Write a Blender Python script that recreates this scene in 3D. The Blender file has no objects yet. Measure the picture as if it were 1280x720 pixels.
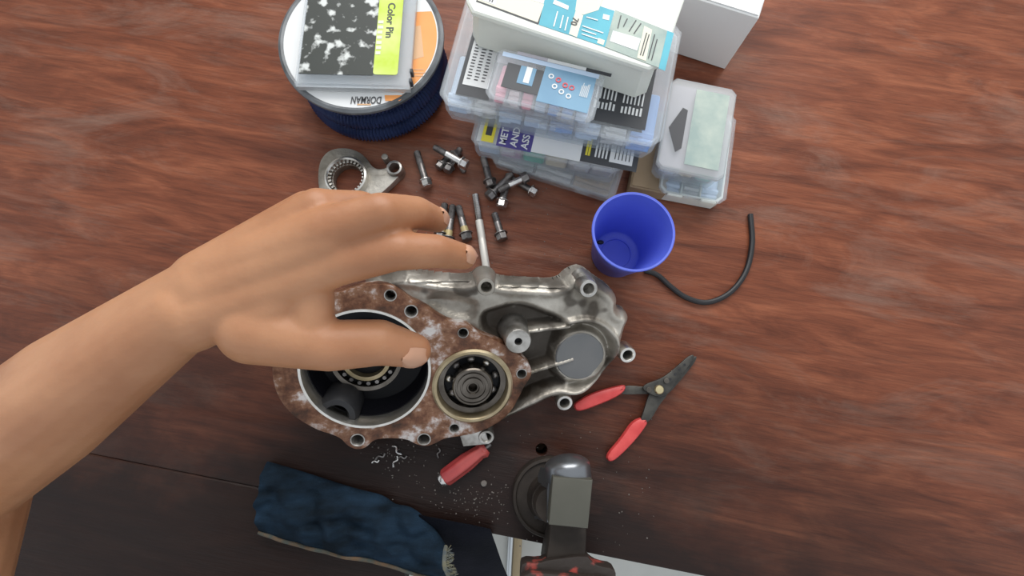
import bpy, bmesh, math, random
import numpy as np
from mathutils import Vector, Matrix, noise
random.seed(7)
S = bpy.context.scene
C = bpy.context.collection
PI = math.pi
BT = 0.90            # bench top height, floor at 0
H = 0.56             # camera height over the bench top
TILT = math.radians(11.3)
F = 600.0            # focal length in pixels of a 1280 px wide frame

# ------------------------------------------------------------------ camera
cd = bpy.data.cameras.new('camera'); cam = bpy.data.objects.new('camera', cd); C.objects.link(cam)
cd.sensor_width = 36; cd.lens = F/1280*36; cd.clip_start = 0.02; cd.clip_end = 60
cam.location = (0, 0, BT+H); cam.rotation_euler = (TILT, 0, 0)
S.camera = cam
# ------------------------------------------------------------------ light
S.view_settings.view_transform = 'Standard'; S.view_settings.look = 'None'
S.view_settings.gamma = 1; S.view_settings.use_curve_mapping = False
S.view_settings.exposure = 0.35
w = bpy.data.worlds.new('world'); S.world = w; w.use_nodes = True
w.node_tree.nodes['Background'].inputs[0].default_value = (0.90, 0.95, 1.0, 1)
w.node_tree.nodes['Background'].inputs[1].default_value = 0.66
ld = bpy.data.lights.new('unseen_window_daylight', 'AREA'); lo = bpy.data.objects.new('unseen_window_daylight', ld); C.objects.link(lo)  # daylight from behind, placed at the invented window out of view
ld.shape = 'RECTANGLE'; ld.size = 1.7; ld.size_y = 1.0; ld.energy = 26; ld.color = (1.0, 0.985, 0.96)
lo.location = (0.25, 1.30, 2.05); lo.rotation_euler = (math.radians(-62), 0, 0)

# ------------------------------------------------------------------ pixel -> place
ct, st = math.cos(TILT), math.sin(TILT)
CAM = Vector((0, 0, BT+H))
def ray(px, py):
    dx, dy = (px-640)/F, (360-py)/F
    return Vector((dx, dy*ct+st, dy*st-ct))
def at(px, py, z=0.0):
    d = ray(px, py); t = (BT+z-CAM.z)/d.z
    return CAM+d*t

# ------------------------------------------------------------------ materials
def mat(name, col, rough=0.5, metal=0.0, alpha=1.0, var=None, scale=30, bump=0.0, bscale=200, spec=0.5, coat=0.0, trans=0.0, stretch=(1,1,1), rvar=0.0, lo_=0.35, hi_=0.65):
    m = bpy.data.materials.new(name); m.use_nodes = True
    nt = m.node_tree; b = nt.nodes['Principled BSDF']
    b.inputs['Roughness'].default_value = rough; b.inputs['Metallic'].default_value = metal
    b.inputs['Alpha'].default_value = alpha; b.inputs['Specular IOR Level'].default_value = spec
    b.inputs['Coat Weight'].default_value = coat; b.inputs['Transmission Weight'].default_value = trans
    b.inputs['Base Color'].default_value = (*col, 1)
    tc = nt.nodes.new('ShaderNodeTexCoord'); mp = nt.nodes.new('ShaderNodeMapping')
    nt.links.new(tc.outputs['Object'], mp.inputs[0]); mp.inputs['Scale'].default_value = stretch
    if var or rvar:
        n = nt.nodes.new('ShaderNodeTexNoise'); n.inputs['Scale'].default_value = scale; n.inputs['Detail'].default_value = 5
        nt.links.new(mp.outputs[0], n.inputs['Vector'])
        if var:
            r = nt.nodes.new('ShaderNodeValToRGB'); r.color_ramp.elements[0].position = lo_; r.color_ramp.elements[1].position = hi_
            r.color_ramp.elements[0].color = (*col, 1); r.color_ramp.elements[1].color = (*var, 1)
            nt.links.new(n.outputs['Fac'], r.inputs[0]); nt.links.new(r.outputs[0], b.inputs['Base Color'])
        if rvar:
            k = nt.nodes.new('ShaderNodeMapRange'); k.inputs[3].default_value = rough-rvar; k.inputs[4].default_value = rough+rvar
            nt.links.new(n.outputs['Fac'], k.inputs[0]); nt.links.new(k.outputs[0], b.inputs['Roughness'])
    if bump:
        n2 = nt.nodes.new('ShaderNodeTexNoise'); n2.inputs['Scale'].default_value = bscale; n2.inputs['Detail'].default_value = 4
        nt.links.new(mp.outputs[0], n2.inputs['Vector'])
        bp = nt.nodes.new('ShaderNodeBump'); bp.inputs['Strength'].default_value = bump; bp.inputs['Distance'].default_value = 0.002
        nt.links.new(n2.outputs['Fac'], bp.inputs['Height']); nt.links.new(bp.outputs[0], b.inputs['Normal'])
    return m

def wood_mat():
    m = bpy.data.materials.new('stained_wood'); m.use_nodes = True
    nt = m.node_tree; N = nt.nodes; L = nt.links; b = N['Principled BSDF']
    tc = N.new('ShaderNodeTexCoord')
    def noise_n(scale, sc=(1,1,1), det=6, rough=.6, dist=0):
        mp = N.new('ShaderNodeMapping'); mp.inputs['Scale'].default_value = sc
        L.new(tc.outputs['Object'], mp.inputs[0])
        n = N.new('ShaderNodeTexNoise'); n.inputs['Scale'].default_value = scale; n.inputs['Detail'].default_value = det
        n.inputs['Roughness'].default_value = rough; n.inputs['Distortion'].default_value = dist
        L.new(mp.outputs[0], n.inputs['Vector']); return n.outputs['Fac']
    def ramp(src, pts):
        r = N.new('ShaderNodeValToRGB'); e = r.color_ramp.elements
        e[0].position, e[0].color = pts[0][0], (*pts[0][1], 1); e[1].position, e[1].color = pts[1][0], (*pts[1][1], 1)
        for p, c in pts[2:]:
            x = e.new(p); x.color = (*c, 1)
        L.new(src, r.inputs[0]); return r.outputs[0]
    def mix(f, a, c, mode='MIX'):
        x = N.new('ShaderNodeMix'); x.data_type = 'RGBA'; x.blend_type = mode
        if isinstance(f, float): x.inputs[0].default_value = f
        else: L.new(f, x.inputs[0])
        for s, v in ((6, a), (7, c)):
            if isinstance(v, tuple): x.inputs[s].default_value = (*v, 1)
            else: L.new(v, x.inputs[s])
        return x.outputs[2]
    grain = noise_n(7, (1, 5, 1), 8, .62, 1.2)
    col = ramp(grain, [(.22, (.075, .022, .012)), (.80, (.33, .112, .055)), (.5, (.185, .055, .027))])
    fine = noise_n(26, (1, 14, 1), 5, .6, .4)
    col = mix(ramp(fine, [(.30, (.38,)*3), (.55, (0,)*3)]), col, (.05, .02, .014))
    # pale worn dust, in patches
    wear = noise_n(4.5, (1, 3.5, 1), 8, .72, .8)
    col = mix(ramp(wear, [(.50, (0,)*3), (.75, (.45,)*3)]), col, (.30, .20, .155))
    # oil stain soaked into the front of the bench: an irregular band of its own
    sx = N.new('ShaderNodeSeparateXYZ'); L.new(tc.outputs['Object'], sx.inputs[0])
    stn = noise_n(4.5, (1, 1, 1), 6, .62, .4)
    ma = N.new('ShaderNodeMath'); ma.operation = 'MULTIPLY_ADD'; L.new(stn, ma.inputs[0]); ma.inputs[1].default_value = .30; L.new(sx.outputs['Y'], ma.inputs[2])
    ab = N.new('ShaderNodeMath'); ab.operation = 'ADD'; ab.inputs[1].default_value = .05; L.new(sx.outputs['X'], ab.inputs[0])
    ab2 = N.new('ShaderNodeMath'); ab2.operation = 'ABSOLUTE'; L.new(ab.outputs[0], ab2.inputs[0])
    ma2 = N.new('ShaderNodeMath'); ma2.operation = 'MULTIPLY_ADD'; L.new(ab2.outputs[0], ma2.inputs[0]); ma2.inputs[1].default_value = .30; L.new(ma.outputs[0], ma2.inputs[2])
    stain = ramp(ma2.outputs[0], [(.24, (.95,)*3), (.50, (0,)*3)])
    col = mix(stain, col, (.010, .007, .0065))
    L.new(col, b.inputs['Base Color']); b.inputs['Specular IOR Level'].default_value = .22
    rg = N.new('ShaderNodeMapRange'); L.new(noise_n(14, (1, 2, 1), 5), rg.inputs[0]); rg.inputs[3].default_value = .26; rg.inputs[4].default_value = .58
    L.new(rg.outputs[0], b.inputs['Roughness'])
    bp = N.new('ShaderNodeBump'); bp.inputs['Strength'].default_value = .35; bp.inputs['Distance'].default_value = .002
    L.new(fine, bp.inputs['Height']); L.new(bp.outputs[0], b.inputs['Normal'])
    return m

M = {}
M['wood'] = wood_mat()
M['leg'] = mat('bench_leg_wood', (.12, .07, .04), .7, var=(.2, .12, .07), scale=12, stretch=(1, 1, .1))
M['floor'] = mat('concrete', (.60, .61, .58), .8, var=(.70, .71, .68), scale=6, bump=.15, bscale=60)
M['wall'] = mat('painted_wall', (.62, .60, .55), .9, var=(.66, .64, .6), scale=4)
M['castoil'] = mat('oil_stained_casting', (.022, .014, .009), .40, .0, spec=.35, var=(.055, .038, .026), scale=35, bump=.2, bscale=200)
M['cast'] = mat('cast_aluminium', (.17, .150, .122), .40, .72, var=(.52, .485, .43), scale=22, bump=.25, bscale=260, rvar=.14)
M['castl'] = mat('bright_aluminium', (.22, .205, .185), .33, .85, var=(.55, .53, .50), scale=60, bump=.15, bscale=300)
M['mach'] = mat('machined_ring', (.60, .57, .52), .28, .95, var=(.75, .73, .69), scale=80)
M['brass'] = mat('varnished_ring', (.30, .235, .135), .34, .8, var=(.46, .38, .25), scale=50)
M['steel'] = mat('oily_steel', (.085, .072, .060), .25, .9, var=(.17, .15, .13), scale=40)
M['grey_disc'] = mat('smooth_grey_metal', (.135, .14, .145), .5, .4, var=(.17, .17, .17), scale=20)
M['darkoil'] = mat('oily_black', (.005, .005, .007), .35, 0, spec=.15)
M['rubber'] = mat('black_rubber', (.012, .012, .014), .5)
M['bolt'] = mat('dark_bolt_steel', (.16, .15, .145), .38, .85, var=(.30, .28, .27), scale=120)
M['boltl'] = mat('bright_bolt_steel', (.55, .54, .53), .25, .95, var=(.7, .68, .66), scale=120)
M['yellowzinc'] = mat('old_threadlock', (.50, .40, .20), .5, .2)
M['stud'] = mat('pale_stud_shank', (.72, .69, .63), .4, .35)
M['cup'] = mat('blue_plastic', (.095, .135, .60), .42, var=(.115, .16, .68), scale=14, spec=.45)
M['red'] = mat('red_vinyl', (.55, .045, .045), .42, var=(.66, .075, .07), scale=60)
M['tool'] = mat('blackened_tool_steel', (.045, .043, .04), .45, .7, var=(.09, .085, .075), scale=80)
M['rivet'] = mat('brass_rivet', (.62, .52, .30), .35, .9)
M['acet'] = mat('clear_red_acetate', (.42, .05, .055), .2, var=(.55, .10, .09), scale=30, trans=.25)
M['vise'] = mat('worn_vise_iron', (.022, .017, .014), .62, .1, spec=.25, var=(.042, .033, .027), scale=30, bump=.3, bscale=120)
M['viserust'] = mat('vise_rust_paint', (.028, .020, .016), .65, .1, var=(.36, .06, .045), scale=45, bump=.3, bscale=150, lo_=.56, hi_=.64)
M['anvil'] = mat('ground_grey_anvil', (.080, .078, .062), .6, .2, var=(.095, .092, .074), scale=20)
M['boss'] = mat('polished_dark_iron', (.22, .23, .245), .3, .85)
M['clear'] = mat('clear_plastic', (.88, .94, .98), .20, alpha=.16)
M['milky'] = mat('milky_plastic', (.92, .94, .88), .38, alpha=1.0)
M['milkyd'] = mat('frosted_plastic', (.84, .92, .98), .28, alpha=.16)
M['greyclear'] = mat('grey_clear_plastic', (.50, .52, .53), .25, alpha=.45)
def translucent(m, fac, col):
    nt = m.node_tree; b = nt.nodes['Principled BSDF']; o = nt.nodes['Material Output']
    t = nt.nodes.new('ShaderNodeBsdfTranslucent'); t.inputs[0].default_value = (*col, 1)
    x = nt.nodes.new('ShaderNodeMixShader'); x.inputs[0].default_value = fac
    nt.links.new(b.outputs[0], x.inputs[1]); nt.links.new(t.outputs[0], x.inputs[2]); nt.links.new(x.outputs[0], o.inputs[0])
translucent(M['milky'], .30, (.92, .95, .90)); translucent(M['milkyd'], .10, (.85, .93, 1.0)); translucent(M['clear'], .06, (.88, .94, 1.0))
def flat(n, c, r=.55, **k): return mat(n, c, r, **k)
M['card_dark'] = flat('dark_grey_card', (.050, .052, .058))
M['card_lilac'] = flat('lilac_grey_card', (.50, .48, .53))
M['white'] = flat('white_print', (.74, .75, .75))
M['offw'] = flat('cream_print', (.70, .68, .56))
M['ink'] = flat('dark_ink', (.05, .05, .055))
M['teal'] = flat('teal_print', (.060, .33, .43), var=(.09, .42, .52), scale=25)
M['palegreen'] = flat('pale_green_print', (.28, .36, .335), var=(.42, .48, .42), scale=40)
M['cblue'] = flat('steel_blue_card', (.14, .28, .42), var=(.18, .34, .48), scale=20)
M['navy'] = flat('navy_print', (.075, .06, .25))
M['yellow'] = flat('yellow_print', (.72, .62, .05))
M['redp'] = flat('red_print', (.65, .10, .12))
M['lime'] = flat('lime_print', (.47, .62, .03), var=(.66, .76, .26), scale=22)
M['blackphoto'] = flat('dark_pin_photo', (.03, .035, .03), var=(.62, .64, .62), scale=70, lo_=.54, hi_=.64)
M['orange'] = flat('orange_print', (.80, .30, .07), var=(.85, .36, .11), scale=10)
M['tan'] = flat('tan_print', (.66, .40, .22))
M['film'] = mat('dark_shrink_film', (.06, .065, .07), .38, var=(.14, .15, .16), scale=40)
M['loom'] = mat('navy_loom', (.022, .034, .095), .24, var=(.04, .06, .15), scale=20)
M['pink'] = flat('pink_tubing', (.85, .30, .40)); M['pinkl'] = flat('pale_pink_tubing', (.86, .68, .70))
M['blue2'] = flat('pale_blue_tubing', (.22, .42, .82)); M['blue3'] = flat('light_blue_tubing', (.55, .68, .86))
M['mauve'] = flat('mauve_parts', (.50, .34, .50)); M['green'] = flat('teal_green_parts', (.06, .50, .38))
M['creamp'] = flat('cream_parts', (.70, .64, .48)); M['greyp'] = mat('zinc_parts', (.55, .56, .57), .35, .5)
M['carton'] = flat('brown_cardboard', (.30, .215, .13), .8, var=(.34, .25, .16), scale=15)
M['wbackdrop'] = flat('white_backdrop', (.80, .80, .79), .7)
M['skin'] = mat('skin', (.36, .155, .072), .5, var=(.48, .235, .12), scale=16, bump=.12, bscale=240)
M['skin'].node_tree.nodes['Principled BSDF'].inputs['Subsurface Weight'].default_value = .12
M['skin'].node_tree.nodes['Principled BSDF'].inputs['Subsurface Radius'].default_value = (.01, .004, .002)
M['nail'] = mat('nail', (.50, .27, .17), .35)
M['denim'] = mat('blue_denim', (.006, .011, .017), .85, spec=.1, var=(.015, .033, .058), scale=24, bump=.5, bscale=500, stretch=(1, 2.5, 1), lo_=.38, hi_=.72)
M['fray'] = mat('frayed_thread', (.20, .18, .10), .9, var=(.10, .12, .13), scale=120)
M['seam'] = mat('orange_seam', (.13, .08, .045), .9, var=(.06, .07, .06), scale=120)
M['navycloth'] = mat('dark_navy_cloth', (.005, .006, .010), .9, spec=.1, var=(.009, .010, .016), scale=30, bump=.3, bscale=400)
M['pipe'] = mat('galvanised_pipe', (.55, .58, .60), .3, .9)
M['polewood'] = mat('tan_pole', (.42, .33, .20), .6)
M['speck'] = mat('pale_grit', (.20, .185, .165), .5, .3, var=(.12, .1, .09), scale=300)

# gasket face: corroded aluminium with reddish brown residue
def gasket_mat():
    m = bpy.data.materials.new('gasket_face'); m.use_nodes = True
    nt = m.node_tree; N = nt.nodes; L = nt.links; b = N['Principled BSDF']
    tc = N.new('ShaderNodeTexCoord')
    def nz(s, d=6):
        n = N.new('ShaderNodeTexNoise'); n.inputs['Scale'].default_value = s; n.inputs['Detail'].default_value = d; n.inputs['Roughness'].default_value = .65
        L.new(tc.outputs['Object'], n.inputs['Vector']); return n.outputs['Fac']
    r = N.new('ShaderNodeValToRGB'); e = r.color_ramp.elements
    e[0].position = .36; e[0].color = (.040, .020, .012, 1); e[1].position = .62; e[1].color = (.60, .56, .54, 1)
    x = e.new(.46); x.color = (.125, .050, .026, 1); x = e.new(.535); x.color = (.23, .115, .065, 1); x = e.new(.575); x.color = (.38, .28, .24, 1)
    L.new(nz(30, 8), r.inputs[0]); L.new(r.outputs[0], b.inputs['Base Color'])
    b.inputs['Metallic'].default_value = .35
    k = N.new('ShaderNodeMapRange'); L.new(nz(35), k.inputs[0]); k.inputs[3].default_value = .25; k.inputs[4].default_value = .6
    L.new(k.outputs[0], b.inputs['Roughness'])
    bp = N.new('ShaderNodeBump'); bp.inputs['Strength'].default_value = .4; bp.inputs['Distance'].default_value = .002
    L.new(nz(150), bp.inputs['Height']); L.new(bp.outputs[0], b.inputs['Normal'])
    return m
M['gasket'] = gasket_mat()

# ------------------------------------------------------------------ mesh helpers
class MB:
    def __init__(s): s.v = []; s.f = []
    def add(s, vs, fs):
        o = len(s.v); s.v += [tuple(v) for v in vs]; s.f += [tuple(i+o for i in f) for f in fs]; return s
    def box(s, x0, x1, y0, y1, z0, z1, b=0.0):
        if b <= 0:
            vs = [(x, y, z) for z in (z0, z1) for y in (y0, y1) for x in (x0, x1)]
            return s.add(vs, [(0, 2, 3, 1), (4, 5, 7, 6), (0, 1, 5, 4), (2, 6, 7, 3), (0, 4, 6, 2), (1, 3, 7, 5)])
        return s.rbox(x0, x1, y0, y1, z0, z1, b, 2)
    def rbox(s, x0, x1, y0, y1, z0, z1, r, seg=4, cb=None):
        """box with rounded vertical corners and chamfered top/bottom"""
        cb = min(r, (z1-z0)*.3) if cb is None else cb
        def ring(ins, z):
            out = []
            for (cx, cy, a0) in ((x1-r, y1-r, 0), (x0+r, y1-r, PI/2), (x0+r, y0+r, PI), (x1-r, y0+r, 1.5*PI)):
                for i in range(seg+1):
                    a = a0+PI/2*i/seg; q = max(r-ins, 1e-5); out.append((cx+q*math.cos(a), cy+q*math.sin(a), z))
            return out
        return s.loft([ring(cb, z0), ring(0, z0+cb), ring(0, z1-cb), ring(cb, z1)])
    def loft(s, rings, caps=True, closed=True):
        n = len(rings[0]); vs = [p for r in rings for p in r]; fs = []
        for k in range(len(rings)-1):
            for i in range(n if closed else n-1):
                j = (i+1) % n; fs.append((k*n+i, k*n+j, (k+1)*n+j, (k+1)*n+i))
        if caps: fs += [tuple(range(n-1, -1, -1)), tuple(range((len(rings)-1)*n, len(rings)*n))]
        return s.add(vs, fs)
    def lathe(s, prof, c=(0, 0, 0), n=40, caps=True, sy=1.0):
        rings = [[(c[0]+r*math.cos(2*PI*i/n), c[1]+sy*r*math.sin(2*PI*i/n), c[2]+z) for i in range(n)] for r, z in prof]
        return s.loft(rings, caps)
    def ringlathe(s, prof, c=(0, 0, 0), n=48):
        prof = list(prof)+[prof[0]]; return s.lathe(prof, c, n, caps=False)
    def tube(s, pts, rad, n=10, caps=True):
        pts = [Vector(p) for p in pts]; m = len(pts)
        rad = rad if isinstance(rad, (list, tuple)) else [rad]*m
        rings = []; up = None
        for i, p in enumerate(pts):
            d = (pts[min(i+1, m-1)]-pts[max(i-1, 0)]).normalized()
            if up is None: up = d.orthogonal().normalized()
            up = (up-d*up.dot(d)).normalized(); sd = d.cross(up)
            rings.append([tuple(p+(up*math.cos(2*PI*k/n)+sd*math.sin(2*PI*k/n))*rad[i]) for k in range(n)])
        return s.loft(rings, caps)
    def prism(s, poly, z0, z1):
        return s.loft([[(x, y, z0) for x, y in poly], [(x, y, z1) for x, y in poly]])
    def shift(s, d): s.v = [(v[0]+d[0], v[1]+d[1], v[2]+d[2]) for v in s.v]; return s
    def xf(s, m): s.v = [tuple(m@Vector(v)) for v in s.v]; return s
    def mesh(s, name, smooth=True, ang=35):
        me = bpy.data.meshes.new(name); me.from_pydata(s.v, [], s.f); me.validate()
        fin(me, smooth, ang); return me
def fin(me, smooth=True, ang=35):
    bm = bmesh.new(); bm.from_mesh(me); bmesh.ops.recalc_face_normals(bm, faces=bm.faces)
    if smooth:
        for f in bm.faces: f.smooth = True
        a = math.radians(ang)
        for e in bm.edges:
            if len(e.link_faces) == 2 and e.calc_face_angle(0) > a: e.smooth = False
    bm.to_mesh(me); bm.free()
def link(name, me, m, parent=None, loc=None):
    o = bpy.data.objects.new(name, me); C.objects.link(o)
    if m is not None:
        me.materials.clear(); me.materials.append(M[m])
    if parent is not None: o.parent = parent
    if loc is not None: o.location = loc
    return o
def part(name, mb, m, parent=None, loc=None, smooth=True, ang=35, stuff=False, label=None):
    o = link(name, mb.mesh(name, smooth, ang), m, parent, loc)
    if stuff: o['kind'] = 'stuff'
    if label: o['label'] = label
    return o
def thing(name, label, cat, loc=(0, 0, 0), rotz=0.0, group=None):
    o = bpy.data.objects.new(name, None); C.objects.link(o); o.empty_display_size = .02
    o.location = loc; o.rotation_euler = (0, 0, rotz); tag(o, label, cat, group); return o
def tag(o, label, cat, group=None):
    o['label'] = label; o['category'] = cat
    if group: o['group'] = group
    return o
def dup(root, loc=None, label=None):
    r = root.copy(); C.objects.link(r)
    if loc is not None: r.location = loc
    if label: r['label'] = label
    for ch in list(root.children):
        c = ch.copy(); C.objects.link(c); c.parent = r
        for g in list(ch.children):
            d = g.copy(); C.objects.link(d); d.parent = c
    return r
def plate(outlines, z0, z1, bevel=0.0, name='plate'):
    """flat plate from an outline and holes (2D points), with a small bevel; returns a mesh"""
    cu = bpy.data.curves.new(name, 'CURVE'); cu.dimensions = '2D'; cu.fill_mode = 'BOTH'
    for pts in outlines:
        sp = cu.splines.new('POLY'); sp.points.add(len(pts)-1)
        for p, q in zip(sp.points, pts): p.co = (q[0], q[1], 0, 1)
        sp.use_cyclic_u = True
    cu.extrude = (z1-z0)/2-bevel; cu.bevel_depth = bevel; cu.bevel_resolution = 1; cu.offset = -bevel
    o = bpy.data.objects.new(name, cu); C.objects.link(o)
    me = bpy.data.meshes.new_from_object(o.evaluated_get(bpy.context.evaluated_depsgraph_get()))
    bpy.data.objects.remove(o); bpy.data.curves.remove(cu)
    me.transform(Matrix.Translation((0, 0, (z0+z1)/2)))
    bm = bmesh.new(); bm.from_mesh(me); bmesh.ops.remove_doubles(bm, verts=bm.verts, dist=1e-6); bm.to_mesh(me); bm.free()
    fin(me, True, 30); me.name = name
    return me
def circ(c, r, n=32): return [(c[0]+r*math.cos(2*PI*i/n), c[1]+r*math.sin(2*PI*i/n)) for i in range(n)]
def smooth_poly(pts, it=2):
    for _ in range(it):
        out = []
        for i in range(len(pts)):
            a, b = pts[i], pts[(i+1) % len(pts)]
            out += [(a[0]*.75+b[0]*.25, a[1]*.75+b[1]*.25), (a[0]*.25+b[0]*.75, a[1]*.25+b[1]*.75)]
        pts = out
    return pts
def catmull(pts, n=8):
    P = [Vector(p) for p in pts]; P = [P[0]*2-P[1]]+P+[P[-1]*2-P[-2]]; out = []
    for i in range(1, len(P)-2):
        for k in range(n):
            t = k/n; a, b, c, d = P[i-1:i+3]
            out.append(.5*((2*b)+(c-a)*t+(2*a-5*b+4*c-d)*t*t+(3*b-a-3*c+d)*t**3))
    out.append(P[-2]); return out
def text(body, size, m, parent, loc, rotz=0.0, name='lettering', sx=1.0, shear=0.0, align='LEFT'):
    cu = bpy.data.curves.new(name, 'FONT'); cu.body = body; cu.size = size; cu.shear = shear; cu.align_x = align
    cu.offset = size*.02; cu.resolution_u = 3
    o = bpy.data.objects.new(name, cu); C.objects.link(o)
    me = bpy.data.meshes.new_from_object(o.evaluated_get(bpy.context.evaluated_depsgraph_get()))
    bpy.data.objects.remove(o); bpy.data.curves.remove(cu)
    me.transform(Matrix.Translation(loc)@Matrix.Rotation(rotz, 4, 'Z')@Matrix.Diagonal((sx, 1, 1, 1)))
    return link(name, me, m, parent)
def quad(x0, x1, y0, y1, z): return MB().add([(x0, y0, z), (x1, y0, z), (x1, y1, z), (x0, y1, z)], [(0, 1, 2, 3)])

# ------------------------------------------------------------------ setting: floor, unseen back wall with an invented window to supply daylight
fl = part('floor', MB().box(-4, 4, -4, 2.2, -.1, 0), 'floor', smooth=False); fl['kind'] = 'structure'
BA = math.atan2(*(lambda a, b: (b.y-a.y, b.x-a.x))(at(612, 667), at(842, 713)))   # bench direction
e0 = at(612, 667)
wall_y = 1.34
wm = MB().box(-4, -.70, wall_y, wall_y+.12, 0, 3.0).box(1.20, 4, wall_y, wall_y+.12, 0, 3.0)
wm.box(-.70, 1.20, wall_y, wall_y+.12, 0, 1.45).box(-.70, 1.20, wall_y, wall_y+.12, 2.65, 3.0)
wb = part('wall_back', wm, 'wall', smooth=False); wb['kind'] = 'structure'
wf = MB()
for b_ in ((-.70, -.65, 1.45, 2.65), (1.15, 1.20, 1.45, 2.65), (-.65, 1.15, 1.45, 1.50), (-.65, 1.15, 2.60, 2.65)):
    wf.box(b_[0], b_[1], wall_y+.02, wall_y+.08, b_[2], b_[3])
wn = part('invented_window', wf, 'white', smooth=False); wn['kind'] = 'structure'
part('pane', MB().box(-.65, 1.15, wall_y+.045, wall_y+.05, 1.50, 2.60), 'clear', wn, smooth=False)

# ------------------------------------------------------------------ workbench (local x runs along its front edge)
bench = thing('workbench', 'dark stained wooden workbench carrying all the parts and tools', 'workbench', (e0.x, e0.y, 0), BA)
hole = at(677, 562); hl = Matrix.Rotation(-BA, 2)@Vector((hole.x-e0.x, hole.y-e0.y))
WX = (Matrix.Rotation(-BA, 2)@Vector((at(508, 705).x-e0.x, at(508, 705).y-e0.y))).x
top = plate([[(-1.15, 0), (1.15, 0), (1.15, .98), (-1.15, .98)], circ(hl, .0062, 20)], BT-.045, BT, .002, 'bench_top')
link('bench_top', top, 'wood', bench)
part('sub_top', MB().box(-1.13, 1.13, .02, .96, BT-.075, BT-.0455), 'leg', bench, smooth=False)
part('wing_top', MB().rbox(-1.15, WX, -.70, -.0001, BT-.045, BT, .002), 'wood', bench)
for x in (-1.05, 1.05):
    for y in (.10, .88) if x > 0 else (-.60, .88):
        part('leg', MB().box(x-.045, x+.045, y-.045, y+.045, 0, BT-.046), 'leg', bench, smooth=False)
part('apron', MB().box(-1.0, 1.0, .86, .90, BT-.16, BT-.046), 'leg', bench, smooth=False)

# ------------------------------------------------------------------ engine cover casting (tilted on its underside)
CN = Vector((.13, -.45, .885)).normalized()
CU = (Vector((1, 0, 0))-CN*CN.x).normalized(); CV = CN.cross(CU)
CO = at(608, 546, .031)
def cl(px, py, h=0.0):
    d = ray(px, py); t = ((CO-CAM).dot(CN)+h)/d.dot(CN); p = CAM+d*t-CO
    return Vector((p.dot(CU), p.dot(CV)))
def cr(px, py, r, h=0.0): return (cl(px+r, py, h)-cl(px-r, py, h)).length/2
cover = thing('engine_cover', 'tilted grey aluminium engine side cover with round bearing and red-brown gasket face', 'engine cover')
cover.matrix_world = Matrix.Translation(CO)@Matrix((CU, CV, CN)).transposed().to_4x4()

gpx = [(488, 356), (500, 364), (512, 374), (528, 381), (552, 398), (568, 404), (582, 404), (594, 413), (606, 421), (625, 428), (640, 436), (653, 447),
       (664, 458), (665, 470), (656, 482), (650, 495), (640, 514), (625, 528), (600, 541), (574, 546), (556, 548), (542, 556), (530, 559), (518, 555),
       (508, 549), (480, 548), (466, 551), (458, 560), (446, 563), (434, 558), (424, 546), (392, 537), (355, 512), (338, 474), (344, 432), (366, 398), (400, 374), (440, 360), (468, 355)]
gpoly = smooth_poly([tuple(cl(*p)) for p in gpx], 2)
oc = cl(457, 463); orad = cr(457, 463, 80)
bc = cl(591, 483); brad = cr(591, 483, 48)
hol = [circ(oc, orad, 72), circ(bc, brad*.93, 56)]
lugs = [(488, 369, 6), (514, 389, 6.5), (579, 416, 5.2), (652, 467, 5), (568, 535, 5), (530, 549, 6.5), (447, 550, 7)]
for x, y, r in lugs: hol.append(circ(cl(x, y), cr(x, y, r), 20))
gm = plate([gpoly]+hol, -.016, 0, .0012, 'gasket_face'); link('gasket_face', gm, 'gasket', cover)
for x, y, r in lugs:
    c = cl(x, y); q = cr(x, y, r)
    part('bolt_hole', MB().ringlathe([(q*.99, -.018), (q*.99, -.001), (q*1.15, .0006), (q*1.34, .0004), (q*1.34, -.018)], (c.x, c.y, 0), 24), 'castl', cover)
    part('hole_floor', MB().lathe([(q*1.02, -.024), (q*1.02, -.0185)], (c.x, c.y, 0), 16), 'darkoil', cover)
# pod: smooth cast shell as a height field between its outline
ppx = [(455, 352), (480, 343), (504, 339), (541, 346), (588, 350), (598, 339), (612, 339), (622, 351), (660, 353), (700, 355), (713, 341), (731, 335), (748, 349),
       (768, 362), (777, 375), (775, 388), (786, 390), (792, 400), (785, 414), (781, 430), (777, 445), (763, 466), (744, 488), (718, 500), (695, 500), (668, 513),
       (640, 526), (622, 535), (600, 540), (585, 540), (560, 530), (520, 500), (500, 430), (470, 380), (450, 365)]
ppoly = np.array(smooth_poly([tuple(cl(x, y, -.010)) for x, y in ppx], 2))
def sdf(poly, X, Y):
    d = np.full(X.shape, 1e9); ins = np.zeros(X.shape, bool); n = len(poly)
    for i in range(n):
        a = poly[i]; b = poly[(i+1) % n]; e = b-a; wx = X-a[0]; wy = Y-a[1]
        t = np.clip((wx*e[0]+wy*e[1])/(e@e+1e-15), 0, 1)
        d = np.minimum(d, (wx-e[0]*t)**2+(wy-e[1]*t)**2)
        cnd = ((a[1] > Y) != (b[1] > Y)) & (X < (b[0]-a[0])*(Y-a[1])/(b[1]-a[1]+1e-15)+a[0]); ins ^= cnd
    d = np.sqrt(d); return np.where(ins, -d, d)
def sm(x, a, b): t = np.clip((x-a)/(b-a), 0, 1); return t*t*(3-2*t)
st_ = .00115
xs = np.arange(ppoly[:, 0].min()-.004, ppoly[:, 0].max()+.004, st_); ys = np.arange(ppoly[:, 1].min()-.004, ppoly[:, 1].max()+.004, st_)
X, Y = np.meshgrid(xs, ys)
dP = sdf(ppoly, X, Y); dG = sdf(np.array(gpoly), X, Y)
def pl(pts, h=-.012): return np.array(smooth_poly([tuple(cl(x, y, h)) for x, y in pts], 2))
Z = np.full(X.shape, -.011)
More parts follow.
